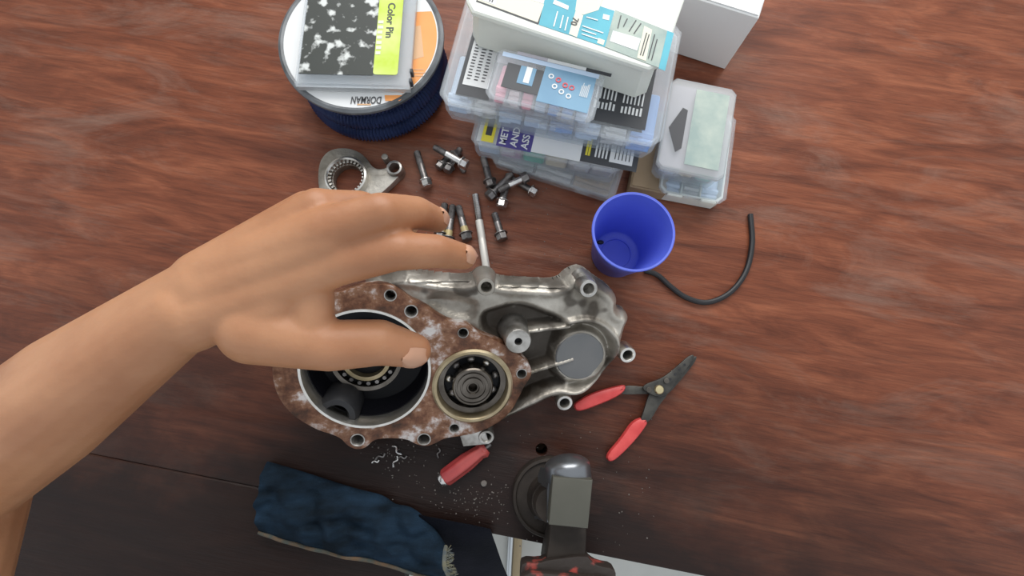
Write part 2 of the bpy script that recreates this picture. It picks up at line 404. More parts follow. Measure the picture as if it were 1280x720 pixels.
# raised shoulder along the upper and lower edge, hollow inside
Z += .004*np.exp(-((dP+.010)/.005)**2)
rec = sdf(pl([(600, 392), (625, 384), (652, 378), (690, 392), (712, 404), (700, 420), (694, 440), (690, 462), (712, 482), (690, 484), (650, 502), (630, 515), (640, 480), (655, 455), (630, 430), (604, 418)]), X, Y)
Z -= .020*(1-sm(rec, -.010, .004))
hol2 = sdf(pl([(545, 366), (585, 372), (600, 380), (590, 398), (572, 398), (545, 385), (530, 376)]), X, Y)
Z -= .006*(1-sm(hol2, -.008, .005))
dc = cl(725, 446, -.010); dr = cr(725, 446, 31, -.010)
R = np.hypot(X-dc.x, Y-dc.y); A = np.arctan2(Y-dc.y, X-dc.x)
wgt = sm(np.cos(A-.15), -.75, -.1)
Z = Z*(1-wgt*np.exp(-((R-dr*1.24)/(dr*.14))**2)) + wgt*np.exp(-((R-dr*1.24)/(dr*.14))**2)*(-.021)     # groove round the disc
Z += wgt*.006*np.exp(-((R-dr*1.55)/(dr*.13))**2)                                                          # ridge
Z = np.maximum(Z, np.where(R < dr*1.1, -.030+.018*(1-sm(R, dr*.97, dr*1.1)), -9))
for (a, b, hh) in (((655, 416), (712, 409), -.0075), ((660, 468), (716, 450), -.0085), ((512, 352), (586, 352), -.0045), ((548, 359), (572, 361), -.006), ((625, 358), (705, 360), -.006)):
    p = cl(*a, hh); q = cl(*b, hh); e = q-p
    t = np.clip(((X-p.x)*e.x+(Y-p.y)*e.y)/(e.x**2+e.y**2), 0, 1); dd = np.hypot(X-p.x-e.x*t, Y-p.y-e.y*t)
    Z = np.maximum(Z, hh-np.maximum(dd-.0012, 0)*3.2)
Z = np.maximum(Z, -.0272)
# round off at the outline, then straight down
tt = np.clip(-dP/.011, 0, 1); Z = np.minimum(Z, Z*np.sqrt(1-(1-tt)**2)+(-.030)*(1-np.sqrt(1-(1-tt)**2)))
Z = np.where(dP > -.0006, -.0325, Z)
for j in range(X.shape[0]):
    for i in range(X.shape[1]):
        if dP[j, i] < 0: Z[j, i] += .0009*noise.noise((X[j, i]*70, Y[j, i]*70, 3.1))
keep = (dP < st_*.6) & (dG > -.009)
idx = -np.ones(X.shape, int); vs = []; fs = []
def vid(j, i):
    if idx[j, i] < 0: idx[j, i] = len(vs); vs.append((X[j, i], Y[j, i], Z[j, i]))
    return idx[j, i]
kq = keep[:-1, :-1] & keep[1:, :-1] & keep[:-1, 1:] & keep[1:, 1:]
for j, i in zip(*np.nonzero(kq)): fs.append((vid(j, i), vid(j, i+1), vid(j+1, i+1), vid(j+1, i)))
shell = part('cast_shell', MB().add(vs, fs), None, cover, ang=70)
# brown oil stain soaked into the hollow and a few blotches, blended in the material through a mask on the mesh
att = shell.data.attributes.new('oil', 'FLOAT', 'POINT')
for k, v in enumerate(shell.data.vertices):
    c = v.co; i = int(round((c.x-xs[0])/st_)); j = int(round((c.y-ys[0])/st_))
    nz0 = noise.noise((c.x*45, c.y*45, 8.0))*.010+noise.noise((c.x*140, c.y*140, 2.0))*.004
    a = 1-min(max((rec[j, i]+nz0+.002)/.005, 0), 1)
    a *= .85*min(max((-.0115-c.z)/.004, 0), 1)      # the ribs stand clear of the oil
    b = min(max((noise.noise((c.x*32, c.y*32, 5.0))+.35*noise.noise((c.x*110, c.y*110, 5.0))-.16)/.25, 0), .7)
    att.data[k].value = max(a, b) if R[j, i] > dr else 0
mo = M['cast'].copy(); mo.name = 'oil_stained_cast_aluminium'; nt = mo.node_tree; pb = nt.nodes['Principled BSDF']
an_ = nt.nodes.new('ShaderNodeAttribute'); an_.attribute_name = 'oil'
src = pb.inputs['Base Color'].links[0].from_socket
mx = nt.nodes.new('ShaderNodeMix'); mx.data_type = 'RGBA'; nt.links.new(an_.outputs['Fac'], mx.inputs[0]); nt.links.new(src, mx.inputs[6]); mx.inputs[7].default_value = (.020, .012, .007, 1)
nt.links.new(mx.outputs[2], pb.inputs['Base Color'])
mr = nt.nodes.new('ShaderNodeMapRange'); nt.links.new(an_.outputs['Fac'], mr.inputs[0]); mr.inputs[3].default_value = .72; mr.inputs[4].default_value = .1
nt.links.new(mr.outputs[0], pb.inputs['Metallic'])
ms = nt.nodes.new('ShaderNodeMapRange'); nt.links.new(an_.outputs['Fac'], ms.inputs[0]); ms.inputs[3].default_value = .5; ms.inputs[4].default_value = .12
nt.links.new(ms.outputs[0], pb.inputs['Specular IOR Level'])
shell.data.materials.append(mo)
# closed underside of the shell and the hidden dome it rests on
rpx = [p for p in ppx[3:29]]+[(588, 545), (566, 536), (556, 510), (556, 440), (550, 396), (542, 370)]
rpoly = smooth_poly([tuple(cl(x, y, -.010)) for x, y in rpx], 2)
part('shell_rim', MB().loft([[(x, y, -.0335) for x, y in rpoly], [(x, y, -.0322) for x, y in rpoly]]), 'cast', cover)
part('smooth_disc', MB().lathe([(dr*.98, -.02), (dr*.97, -.0112), (dr*.93, -.0100), (dr*.5, -.0096)], (dc.x, dc.y, 0), 48), 'grey_disc', cover)
# bosses and lugs
def boss(px, py, ro, ri, h0, h1, m='castl', name='bolt_boss', flare=1.25, deep=.02):
    c = cl(px, py, h1); a = cr(px, py, ro, h1); b = cr(px, py, ri, h1)
    o = part(name, MB().ringlathe([(b, h1-deep), (b, h1-.0008), (b*1.1, h1), (a*.92, h1), (a, h1-.0015), (a*1.05, (h0+h1)/2), (a*flare, h0), (b, h0)], (c.x, c.y, 0), 36), m, cover)
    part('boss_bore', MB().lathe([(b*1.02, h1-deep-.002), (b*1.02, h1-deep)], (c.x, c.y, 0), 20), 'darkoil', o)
    return o
boss(608, 359, 11.5, 6.6, -.026, .008, 'cast', flare=1.5); boss(736, 361, 11.5, 6.6, -.028, .010, flare=1.35)
boss(648, 427, 16.5, 4.5, -.028, .010, 'castl', flare=1.35, deep=.006)
for x, y in ((785, 444), (706, 504)): boss(x, y, 10.2, 6, -.031, -.012, 'mach', 'bolt_lug', 1.0, .016)
boss(608, 547, 10, 6, -.0245, -.002, 'castl', 'bolt_lug', 1.05, .02)
tab = [tuple(cl(x, y, -.003)) for x, y in ((575, 546), (606, 537), (612, 556), (579, 559))]
link('lug_web', plate([tab], -.022, -.004, .001, 'lug_web'), 'castl', cover)
# tall cast neck behind the two upper bosses (their flanks)
part('boss_neck', MB().tube([(*cl(722, 343, -.02), -.020), (*cl(734, 357, -.004), -.004)], [.0085, .0095], 16), 'castl', cover)
# bearing seat, bearing
part('bearing_seat', MB().ringlathe([(brad*.90, -.020), (brad*.90, .0005), (brad*.93, .0022), (brad*1.0, .0026), (brad*1.05, .001), (brad*1.06, -.012)], (bc.x, bc.y, 0), 64), 'brass', cover)
bear = part('bearing', MB().ringlathe([(brad*.74, -.020), (brad*.72, -.014), (brad*.75, -.009), (brad*.89, -.008), (brad*.895, -.020)], (bc.x, bc.y, 0), 64), 'steel', cover)
hub = [(r_, z_+.004) for r_, z_ in [(brad*.52, -.02), (brad*.53, -.003), (brad*.50, -.0015), (brad*.46, -.0015), (brad*.45, -.0028), (brad*.41, -.0028), (brad*.40, -.0012), (brad*.33, -.0010), (brad*.32, -.0024), (brad*.28, -.0024), (brad*.27, -.0004), (brad*.17, .0002), (brad*.15, -.0012), (brad*.12, -.0014), (brad*.10, -.006), (brad*.10, -.012)]]
part('inner_hub', MB().lathe(hub, (bc.x, bc.y, 0), 64), 'steel', bear, ang=25)
part('bearing_shield', MB().ringlathe([(brad*.5, -.0205), (brad*.5, -.0155), (brad*.9, -.0155), (brad*.9, -.0205)], (bc.x, bc.y, 0), 48), 'darkoil', bear)
ball = MB()
for k in range(9):
    b_ = MB(); a = 2*PI*k/9+.2; c = (bc.x+brad*.625*math.cos(a), bc.y+brad*.625*math.sin(a), -.0145); q = brad*.105
    b_.lathe([(q*math.sin(PI*i/8)+1e-5, -q*math.cos(PI*i/8)) for i in range(9)], c, 16); part('ball', b_, 'mach' if k % 3 == 1 else 'bolt', bear)
# big bore with oily bowl
part('bore_rim', MB().ringlathe([(orad*1.0, -.020), (orad*.985, -.002), (orad*1.0, .0010), (orad*1.04, .0012), (orad*1.05, -.001), (orad*1.05, -.020)], (oc.x, oc.y, 0), 80), 'mach', cover)
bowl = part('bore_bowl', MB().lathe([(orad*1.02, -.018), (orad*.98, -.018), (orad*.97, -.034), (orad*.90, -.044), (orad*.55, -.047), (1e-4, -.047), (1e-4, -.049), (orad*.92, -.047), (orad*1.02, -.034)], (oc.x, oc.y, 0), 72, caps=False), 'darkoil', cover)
rc = cl(458, 447, -.040); rr = cr(458, 447, 42, -.04)
rb = part('roller_bearing', MB().ringlathe([(rr*.96, -.0465), (rr*.96, -.038), (rr*1.08, -.037), (rr*1.1, -.0465)], (rc.x, rc.y, 0), 56), 'steel', cover)
part('inner_race', MB().ringlathe([(rr*.62, -.0465), (rr*.62, -.037), (rr*.74, -.037), (rr*.74, -.0465)], (rc.x, rc.y, 0), 48), 'brass', rb)
for k in range(20):
    a = 2*PI*k/20; c = (rc.x+rr*.85*math.cos(a), rc.y+rr*.85*math.sin(a), 0)
    part('roller', MB().lathe([(rr*.07, -.0465), (rr*.075, -.045), (rr*.075, -.0395), (rr*.06, -.038)], c, 12), 'bolt', rb)
sc = cl(424, 512, -.02); sr = cr(424, 512, 27, -.02)
part('rubber_seal', MB().ringlathe([(sr*.45, -.046), (sr*.45, -.012), (sr*.6, -.006), (sr*.85, -.007), (sr, -.014), (sr, -.046)], (sc.x, sc.y, 0), 40), 'rubber', cover)
# hidden foot under the raised side: a cast dome reaching down to the bench
dm = cl(606, 384, -.03); wp = CO+CU*dm.x+CV*dm.y-CN*.02
dl = (wp.z-BT)
part('underside_dome', MB().lathe([(.016, .0004), (.021, .008), (.021, dl-.038), (.019, dl-.024)], (0, 0, 0), 32).shift((wp.x, wp.y, BT)).xf(cover.matrix_world.inverted()), 'cast', cover)

# ------------------------------------------------------------------ bracket casting with toothed ring, by the reel
bo = at(432, 218)
br = thing('bracket_casting', 'small grey metal bracket with toothed ring and round eye beside loom reel', 'bracket', (bo.x, bo.y, BT))
def loc2(px, py, z, o): p = at(px, py, z); return (p.x-o.x, p.y-o.y)
web = smooth_poly([loc2(x, y, .012, bo) for x, y in ((425, 184), (445, 187), (458, 197), (467, 211), (482, 211), (490, 201), (503, 204), (503, 217), (470, 248), (442, 264), (415, 264), (398, 242), (397, 206), (408, 189))], 2)
c0 = loc2(432, 220, .02, bo); r0 = (at(458, 220, .02)-at(432, 220, .02)).length
c1 = loc2(493, 210, .016, bo); r1 = (at(503, 210, .016)-at(493, 210, .016)).length
link('web_plate', plate([web, circ(c0, r0*.72, 40), circ(c1, r1*.66, 24)], 0, .012, .001, 'web_plate'), 'cast', br)
part('ring', MB().ringlathe([(r0*.86, .0005), (r0*.86, .020), (r0*.92, .022), (r0*1.0, .021), (r0*1.03, .012), (r0*1.03, .0005)], (*c0, 0), 56), 'mach', br)
part('eye', MB().ringlathe([(r1*.64, .0005), (r1*.64, .017), (r1*.72, .018), (r1*.95, .0175), (r1*1.05, .01), (r1*1.05, .0005)], (*c1, 0), 32), 'castl', br)
for k in range(28):
    a = 2*PI*k/28; t = MB().box(r0*.74, r0*.875, -r0*.045, r0*.045, .004, .017)
    part('tooth', t.xf(Matrix.Translation((*c0, 0))@Matrix.Rotation(a, 4, 'Z')), 'castl', br, smooth=False)
pn = loc2(482, 198, .012, bo)
part('lug_pin', MB().lathe([(.004, .002), (.004, .017), (.003, .018)], (*pn, 0), 14), 'cast', br)

# ------------------------------------------------------------------ bolts
def bolt(length, r, label, head_m='bolt', shank_m='bolt', thread=.45, band=False, group='loose bolts on the bench'):
    """flange bolt lying along +x, axis at the flange radius above the bench; head at x=0"""
    t = thing('flange_bolt', label, 'bolt', group=group)
    fr = r*1.9; ax = Matrix.Translation((0, 0, 0))@Matrix.Rotation(PI/2, 4, 'Y')
    hx = MB().loft([[(r*1.55*math.cos(PI/3*i), r*1.55*math.sin(PI/3*i), z) for i in range(6)] for z in (-r*1.9, -r*.25)])
    hx.lathe([(r*1.1, -r*2.0), (r*1.15, -r*1.9)], n=12)
    part('head', hx.xf(ax), head_m, t, smooth=False)
    part('flange', MB().lathe([(r*1.5, -r*.3), (fr, -r*.2), (fr, .0), (r*1.2, r*.05)], n=24).xf(ax), head_m, t)
    a = length*(1-thread)
    part('shank', MB().lathe([(r, 0), (r, a)], n=16).xf(ax), shank_m, t)
    pr = []; n = int((length-a)/.0016)
    for k in range(n):
        z = a+(length-a)*k/n; pr += [(r*.86, z), (r*1.0, z+.0008)]
    pr += [(r*.8, length), (r*.6, length+.001)]
    part('thread', MB().lathe(pr, n=14).xf(ax), 'bolt', t, ang=20)
    if band: part('threadlock_band', MB().lathe([(r*1.04, r*.2), (r*1.06, r*.4), (r*1.06, r*1.8), (r*1.04, r*2)], n=14).xf(ax), 'yellowzinc', t)
    return t
def lay(t, head, tip, z, zt=None, roll=0.0):
    """head / tip pixels of the axis; z heights over the bench of the axis at head and tip"""
    zt = z if zt is None else zt
    a = at(*head, z); b = at(*tip, zt); d = (b-a).normalized()
    up = Vector((0, 0, 1)); s = up.cross(d).normalized(); u = d.cross(s)
    t.matrix_world = Matrix.Translation(a)@Matrix((d, s, u)).transposed().to_4x4()@Matrix.Rotation(roll, 4, 'X')
def blen(head, tip, z, zt=None): return (at(*tip, z if zt is None else zt)-at(*head, z)).length
R8 = .0044
BL = [  # head, tip, r, z head, z tip, label, bright head, band
 ((532, 226), (521, 190), R8, .0085, .0046, 'dark bolt with shiny socket head lying between reel and bolt pile', 'boltl', False),
 ((577, 203), (543, 184), .0042, .0190, .0150, 'long bright bolt on top of the pile beside loom reel', 'boltl', False),
 ((562, 208), (575, 186), .0040, .0080, .0045, 'short bolt under long bright bolt, head towards the hand', 'bolt', False),
 ((571, 196), (580, 215), .0038, .0074, .0040, 'short stubby bolt pointing out from under long bright bolt', 'bolt', False),
 ((552, 205), (566, 190), .0036, .0070, .0038, 'small bolt at the reel side of the bolt pile', 'bolt', False),
 ((612, 226), (604, 197), R8, .0085, .0046, 'dark bolt with threaded end reaching under the organizer boxes', 'bolt', False),
 ((616, 241), (640, 218), R8, .0085, .0060, 'dark bolt at the bottom of the pile by the boxes', 'bolt', False),
 ((628, 251), (636, 218), R8, .0085, .0050, 'bolt with bright hex head pointing out of pile to the stud', 'boltl', False),
 ((652, 224), (624, 238), .0042, .0180, .0155, 'polished bolt lying across the top of the pile by boxes', 'bolt', False),
 ((664, 238), (641, 224), .0040, .0080, .0044, 'bolt with pale hex head, the one nearest the blue cup', 'boltl', False),
 ((560, 297), (566, 257), R8, .0085, .0046, 'dark bolt with yellow band half hidden by the hand', 'bolt', True),
 ((582, 292), (573, 258), R8, .0085, .0046, 'dark bolt with yellow band between hand and long stud', 'bolt', True),
 ((551, 292), (556, 255), R8, .0085, .0046, 'bolt mostly hidden behind the pointing fingers', 'bolt', True),
 ((626, 292), (618, 267), R8, .0085, .0046, 'single short flange bolt lying beside the long pale stud', 'bolt', False)]
for h, t, r, z, zt, lb, hm, bd in BL:
    b_ = bolt(blen(h, t, z, zt), r, lb, hm, 'boltl' if 'polished' in lb or 'long bright' in lb else 'bolt', .45, bd)
    lay(b_, h, t, z, zt, random.random())
# the long stud
sd = thing('threaded_stud', 'long pale steel stud with dark threaded end pointing at the engine cover', 'stud')
L_ = blen((608, 336), (594, 243), .0048)
ax = Matrix.Rotation(PI/2, 4, 'Y')
part('shank', MB().lathe([(.0044, 0), (.0047, .001), (.0047, L_*.38), (.0043, L_*.40), (.0047, L_*.42), (.0047, L_*.64)], n=18).xf(ax), 'stud', sd)
part('thread', MB().lathe([q for k in range(22) for q in ((.0041, L_*(.64+.36*k/22)), (.0047, L_*(.64+.36*(k+.5)/22)))]+[(.0035, L_)], n=16).xf(ax), 'boltl', sd, ang=20)
lay(sd, (608, 336), (594, 243), .0048)

# ------------------------------------------------------------------ blue cup
zr = .090
cc = at(792, 289, zr); rr_ = (at(843, 289, zr)-cc).length*.995
cb_ = rr_*.70
cup = thing('plastic_cup', 'blue plastic cup standing empty beside the organizer boxes', 'cup', (cc.x, cc.y, BT))
part('cup_body', MB().lathe([(1e-4, .0005), (cb_*.9, .0005), (cb_, .003), (rr_*.975, zr-.004), (rr_, zr-.003), (rr_, zr), (rr_*.965, zr), (rr_*.945, zr-.004), (cb_*.955, .006), (cb_*.9, .0035), (cb_*.62, .0035), (cb_*.60, .0022), (1e-4, .0022)], n=72, caps=False), 'cup', cup, ang=60)
part('rim', MB().ringlathe([(rr_*1.005+.0011*math.cos(a), zr-.001+.0013*math.sin(a)) for a in [2*PI*k/8 for k in range(8)]], n=72), 'cup', cup)
sp_ = thing('dark_crumb', 'dark crumb of dirt lying in the blue cup', 'debris', (cc.x-cb_*.62, cc.y+cb_*.48, BT+.0036))
part('crumb', MB().lathe([(.0005, 0), (.0045, .0006), (.0035, .003), (.0005, .004)], n=9, sy=.6), 'rubber', sp_)

# ------------------------------------------------------------------ wire strippers
po = at(824, 487)
ws = thing('wire_stripper', 'red handled wire stripper lying open beside the engine cover', 'pliers', (po.x, po.y, BT))
def wl(pts, z=.008, it=2): return smooth_poly([loc2(x, y, z, po) for x, y in pts], it)
def grip(pts, z0, z1):
    me = plate([wl(pts, z1)], z0, z1, .0042, 'grip'); link('grip', me, 'red', ws)
grip([(717, 506), (721, 515), (735, 512), (779, 494), (785, 480), (768, 483), (740, 491), (724, 500)], .0005, .012)
grip([(757, 570), (762, 579), (773, 574), (801, 545), (815, 522), (793, 523), (776, 549)], .0005, .012)
link('handle_arm', plate([wl([(770, 486), (785, 481), (806, 484), (822, 478), (832, 484), (828, 495), (808, 492), (776, 494)], .006)], .003, .007, .0006), 'tool', ws)
link('handle_arm', plate([wl([(799, 530), (806, 510), (810, 496), (818, 480), (832, 480), (836, 492), (825, 505), (812, 528)], .011)], .0072, .0112, .0006), 'tool', ws)
link('jaw', plate([wl([(812, 492), (806, 480), (828, 472), (842, 464), (862, 448), (872, 444), (868, 454), (850, 476), (838, 490), (826, 498)], .006)], .003, .007, .0006), 'tool', ws)
link('jaw', plate([wl([(803, 487), (806, 480), (826, 474), (842, 462), (864, 442), (870, 446), (856, 464), (842, 482), (832, 496), (820, 496)], .0155)], .0114, .0150, .0006), 'tool', ws)
pv = loc2(824, 487, .016, po)
part('pivot_rivet', MB().lathe([(.0052, .001), (.0052, .0165), (.0042, .0178), (.0015, .0182)], (*pv, 0), 24), 'rivet', ws)
for x, y in ((833, 476), (811, 487)):
    q = loc2(x, y, .0155, po); part('stop_screw', MB().lathe([(.0030, .012), (.0030, .0165), (.0018, .0168)], (*q, 0), 14), 'steel', ws)
# notches of the stripping jaws
for k in range(4):
    q = loc2(838+k*6, 474-k*6, .0155, po); part('strip_notch', MB().lathe([(.0014, .0135), (.0014, .01535)], (*q, 0), 10), 'rubber', ws)

# ------------------------------------------------------------------ screwdriver with its shaft under the cover
sdr = thing('screwdriver', 'screwdriver with clear red handle, shaft hidden under the engine cover', 'screwdriver')
hp = [(.0025, 0), (.0062, .0008), (.0078, .004), (.0078, .0062)]
L2 = blen((550, 602), (604, 562), .010)
rings = []
for z, rr0 in ((.005, .0075), (.0075, .0098), (.020, .0100), (L2*.62, .0100), (L2*.8, .0088), (L2*.92, .0078), (L2, .0092), (L2+.004, .0070)):
    rings.append([(rr0*(1-.07*(1+math.cos(6*2*PI*i/48))*(1 if .006 < z < L2*.95 else 0))*math.cos(2*PI*i/48), rr0*(1-.07*(1+math.cos(6*2*PI*i/48))*(1 if .006 < z < L2*.95 else 0))*math.sin(2*PI*i/48), z) for i in range(48)])
part('handle', MB().loft(rings).xf(ax), 'acet', sdr, ang=50)
part('end_cap', MB().lathe(hp, n=24).xf(ax), 'boltl', sdr)
part('shaft', MB().lathe([(.003, L2), (.003, L2+.008), (.0026, L2+.010)], n=14).xf(ax), 'bolt', sdr)
lay(sdr, (550, 602), (604, 562), .0102, .0102)

# ------------------------------------------------------------------ bench vise at the front edge
vo = at(700, 618)
vd = (at(706, 690, .08)-at(714, 580, .08)); vang = math.atan2(vd.y, vd.x)
vz = .085
vs_ = thing('bench_vise', 'dark iron bench vise with worn red paint bolted at the bench front edge', 'vise', (vo.x, vo.y, BT))
def vl(px, py, z): return loc2(px, py, z, vo)
bcx = vl(688, 622, .015); brr = (at(640, 622, .015)-at(688, 622, .015)).length
part('swivel_base', MB().lathe([(brr, .0002), (brr*1.0, .012), (brr*.97, .015), (brr*.90, .016), (brr*.88, .013), (brr*.55, .015), (brr*.50, .034)], (*bcx, 0), 64), 'vise', vs_)
part('column', MB().lathe([(brr*.62, .014), (brr*.5, .026), (brr*.42, .05)], (*bcx, 0), 40), 'vise', vs_)
an = [vl(x, y, vz) for x, y in ((691, 596), (741, 600), (735, 661), (686, 656))]
link('anvil', plate([an], .060, vz, .0012, 'anvil'), 'anvil', vs_)
an2 = [vl(x, y, .05) for x, y in ((690, 594), (735, 597), (730, 662), (686, 658))]
link('body_block', plate([an2], .028, .0598, .002, 'body_block'), 'vise', vs_)
# rounded rear boss: a horizontal barrel closed by a dome
b0 = vl(712, 601, .066); b1 = vl(709, 577, .066)
dv = Vector((b1[0]-b0[0], b1[1]-b0[1], 0)).normalized(); p0 = Vector((*b0, .0585)); rb_ = .0225
prof = [(0, rb_)]+[(.012+.012*math.sin(a), rb_*math.cos(a)+.0003) for a in [PI/2*k/8 for k in range(9)]]
part('rear_boss', MB().tube([p0+dv*q for q, _ in prof], [r for _, r in prof], 32), 'boss', vs_)
# side web that flows down to the base
wbp = [(vl(683, 580, .05)), (vl(690, 590, .05)), (vl(690, 655, .05)), (vl(676, 640, .03)), (vl(672, 600, .03))]
part('side_web', MB().loft([[(*p, .014) for p in (vl(676, 585, .02), vl(692, 588, .02), vl(692, 655, .02), vl(668, 650, .02), vl(668, 610, .02))], [(*p, .052) for p in (vl(688, 586, .05), vl(694, 590, .05), vl(694, 655, .05), vl(684, 652, .05), vl(684, 612, .05))]]), 'boss', vs_)
nk = [vl(x, y, .06) for x, y in ((688, 655), (733, 660), (733, 676), (732, 692), (738, 720), (680, 716), (684, 690), (686, 676))]
link('neck', plate([nk], .006, .060, .002, 'neck'), 'vise', vs_)
nj = [vl(x, y, .066) for x, y in ((684, 700), (734, 694), (740, 702), (750, 708), (768, 711), (771, 720), (766, 765), (650, 757), (650, 712), (653, 703), (674, 704))]
link('fixed_jaw', plate([smooth_poly(nj, 1)], .046, .066, .002, 'fixed_jaw'), 'viserust', vs_)
jf = [vl(x, y, .074) for x, y in ((652, 712), (700, 716), (768, 722), (765, 746), (650, 738))]
link('jaw_top', plate([smooth_poly(jf, 1)], .0662, .078, .003, 'jaw_top'), 'viserust', vs_)
jm = [vl(x, y, .072) for x, y in ((652, 768), (766, 776), (764, 816), (654, 808))]
ja = vl(708, 735, .05); jb = vl(706, 790, .05)
part('slide_bar', MB().tube([(*ja, .048), (*jb, .048)], .013, 16), 'vise', vs_)
link('moving_jaw', plate([jm], .010, .074, .004, 'moving_jaw'), 'viserust', vs_)

# ------------------------------------------------------------------ organizer boxes
def frame(FL, FR, z1):
    a = at(*FL, z1); b = at(*FR, z1); return a, math.atan2(b.y-a.y, b.x-a.x), (b-a).length
def organizer(name, label, FL, FR, z0, z1, depth, body='milkyd', lid='clear', cols=(), group=None, r=.006, latch=2, lip=.0025, fill0=.013):
    a, ang, W = frame(FL, FR, z1); D = depth; hh = z1-z0; lt = .006
    t = thing(name, label, 'storage box', (a.x, a.y, BT+z0), ang, group)
    # base shell: outer and inner loop so it is a real tray
    def loop(i, z): return [(x, y, z) for x, y in [(i+r, i), (W-i-r, i), (W-i, i+r), (W-i, D-i-r), (W-i-r, D-i), (i+r, D-i), (i, D-i-r), (i, i+r)]]
    b_ = MB().loft([loop(.004, .0003), loop(.002, .002), loop(lip, hh-lt-.0003), loop(lip+.002, hh-lt-.0003), loop(.005, .003)], caps=True)
    part('tray', b_, body, t)
    part('lid', MB().loft([loop(lip, hh-lt), loop(0, hh-lt+.0003), loop(0, hh-.0015), loop(.0015, hh), ]), lid, t)
    for k in range(latch):
        x = W*(k+.5)/latch; part('latch', MB().rbox(x-.009, x+.009, -.0018, .0018, hh-.012, hh-.002, .0015), body, t)
    n = len(cols)
    for k, c in enumerate(cols):
        x0 = .006+(W-.012)*k/n; x1 = .006+(W-.012)*(k+1)/n
        if k: part('divider', MB().box(x0-.0006, x0+.0006, .006, D-.006, .0032, hh-lt-.002), body, t, smooth=False)
        lump = MB(); m_ = 14; q = .0028
        for i in range(m_):
            x = x0+.004+(x1-x0-.008)*random.random()
            for lay_ in range(2):
                y = .009+.002*random.random()+lay_*.006; zz = .0055+q+lay_*.004+(hh-lt-.016)*random.random()
                a_ = random.uniform(-.5, .5); l_ = min(.012, (x1-x0)*.3)
                lump.tube([(max(x-l_*math.cos(a_), x0+.002), y, max(.0062, zz-l_*math.sin(a_)*.4)), (min(x+l_*math.cos(a_), x1-.002), y, zz)], q, 6)
        if fill0 > .010: part('small_parts', lump, c, t, stuff=True)
        part('compartment_fill', MB().rbox(x0+.001, x1-.001, fill0, min(D-.008, .07), .0033, (hh-lt)*.72, .003), c, t)
    return t, W, D, hh
def lines(parent, x0, x1, y0, y1, z, rows, m, vertical=False, dens=.6, name='print_lines'):
    mb = MB()
    for k in range(rows):
        f = (k+.5)/rows
        if vertical:
            x = x0+(x1-x0)*f; wd = (x1-x0)/rows*dens/2; e = y1-(y1-y0)*random.uniform(0, .25); mb.add([(x-wd, y0, z), (x+wd, y0, z), (x+wd, e, z), (x-wd, e, z)], [(0, 1, 2, 3)])
        else:
            y = y0+(y1-y0)*f; wd = (y1-y0)/rows*dens/2; e = x1-(x1-x0)*random.uniform(0, .25); mb.add([(x0, y-wd, z), (e, y-wd, z), (e, y+wd, z), (x0, y+wd, z)], [(0, 1, 2, 3)])
    return part(name, mb, m, parent, smooth=False)

# E: clear low tray at the bottom, on the bench
tE, W, D, hh = organizer('parts_organizer', 'low clear tray at the bottom of the organizer stack', (612, 200), (768, 249), .0, .022, .10, 'clear', 'clear', ('greyp', 'greyp', 'carton'), 'organizer boxes in the stack')
# D: assortment box with navy print
zD0, zD1 = .0225, .060
tD, W, D, hh = organizer('parts_organizer', 'clear organizer with navy and yellow printed card, mauve and teal contents', (587, 177), (776, 216), zD0, zD1, .145, 'milkyd', 'clear', ('blue3', 'mauve', 'green', 'creamp', 'greyp', 'greyp'), 'organizer boxes in the stack', fill0=.0066)
zc = hh+.0004
cdp = part('printed_card', MB().box(.006, W-.010, .006, D-.02, hh-.0058, hh-.0052), 'white', tD, smooth=False)
def on(t, x0, x1, y0, y1, z, m, name='print'): return part(name, MB().box(x0, x1, y0, y1, z-.0003, z), m, t, smooth=False)
on(tD, .012, .026, .004, .045, zc, 'yellow', 'yellow_print'); on(tD, .0155, .0225, .012, .044, zc+.0003, 'ink', 'logo_print')
on(tD, .030, .070, .002, .050, zc, 'navy', 'navy_print'); on(tD, .070, .126, .003, .080, zc-.0001, 'white', 'white_print')
for k, s_ in enumerate(('MET', 'AND', 'ASS')): text(s_, .0112, 'white', tD, (.0405+k*.0125, .004, zc+.0006), PI/2, sx=1.0)
on(tD, .126, .190, .004, .050, zc, 'card_dark', 'dark_print'); on(tD, .158, .184, .010, .048, zc+.0003, 'white', 'white_table')
lines(tD, .162, .182, .014, .046, zc+.0006, 5, 'ink', True, .25); lines(tD, .130, .136, .012, .040, zc+.0006, 2, 'yellow', True, .8); lines(tD, .140, .156, .012, .042, zc+.0006, 4, 'white', True, .5)
part('pen_mark', MB().ringlathe([(.0040, zc), (.0040, zc+.0003), (.0048, zc+.0003), (.0048, zc)], (.104, .034, 0), 24), 'ink', tD).scale = (1, 1, 1)
# B: large flat organizer with dark card
zB0, zB1 = .0605, .098
tB, W, D, hh = organizer('parts_organizer', 'large flat organizer with dark grey card and white number table', (546, 125), (827, 183), zB0, zB1, .150, 'milkyd', 'clear', ('blue3', 'greyp', 'blue3', 'blue3', 'blue2', 'blue3', 'greyp', 'blue2'), 'organizer boxes in the stack', r=.010, latch=3)
WB, DB = W, D
zc = hh+.0004
part('printed_card', MB().box(.016, W-.022, .014, D-.014, hh-.0058, hh-.0052), 'card_dark', tB, smooth=False)
on(tB, .018, .118, .012, D-.014, hh+.0002, 'card_dark', 'dark_print'); on(tB, .052, .095, .058, D-.016, zc+.0001, 'card_lilac', 'lilac_print')
on(tB, .022, .050, .024, .118, zc+.0003, 'white', 'white_table')
for k in range(3): lines(tB, .025+k*.008, .030+k*.008, .030, .113, zc+.0006, 22, 'ink', False, .35)
dg = [(.078, .082), (.092, .070), (.098, .082), (.098, .098), (.088, .104)]
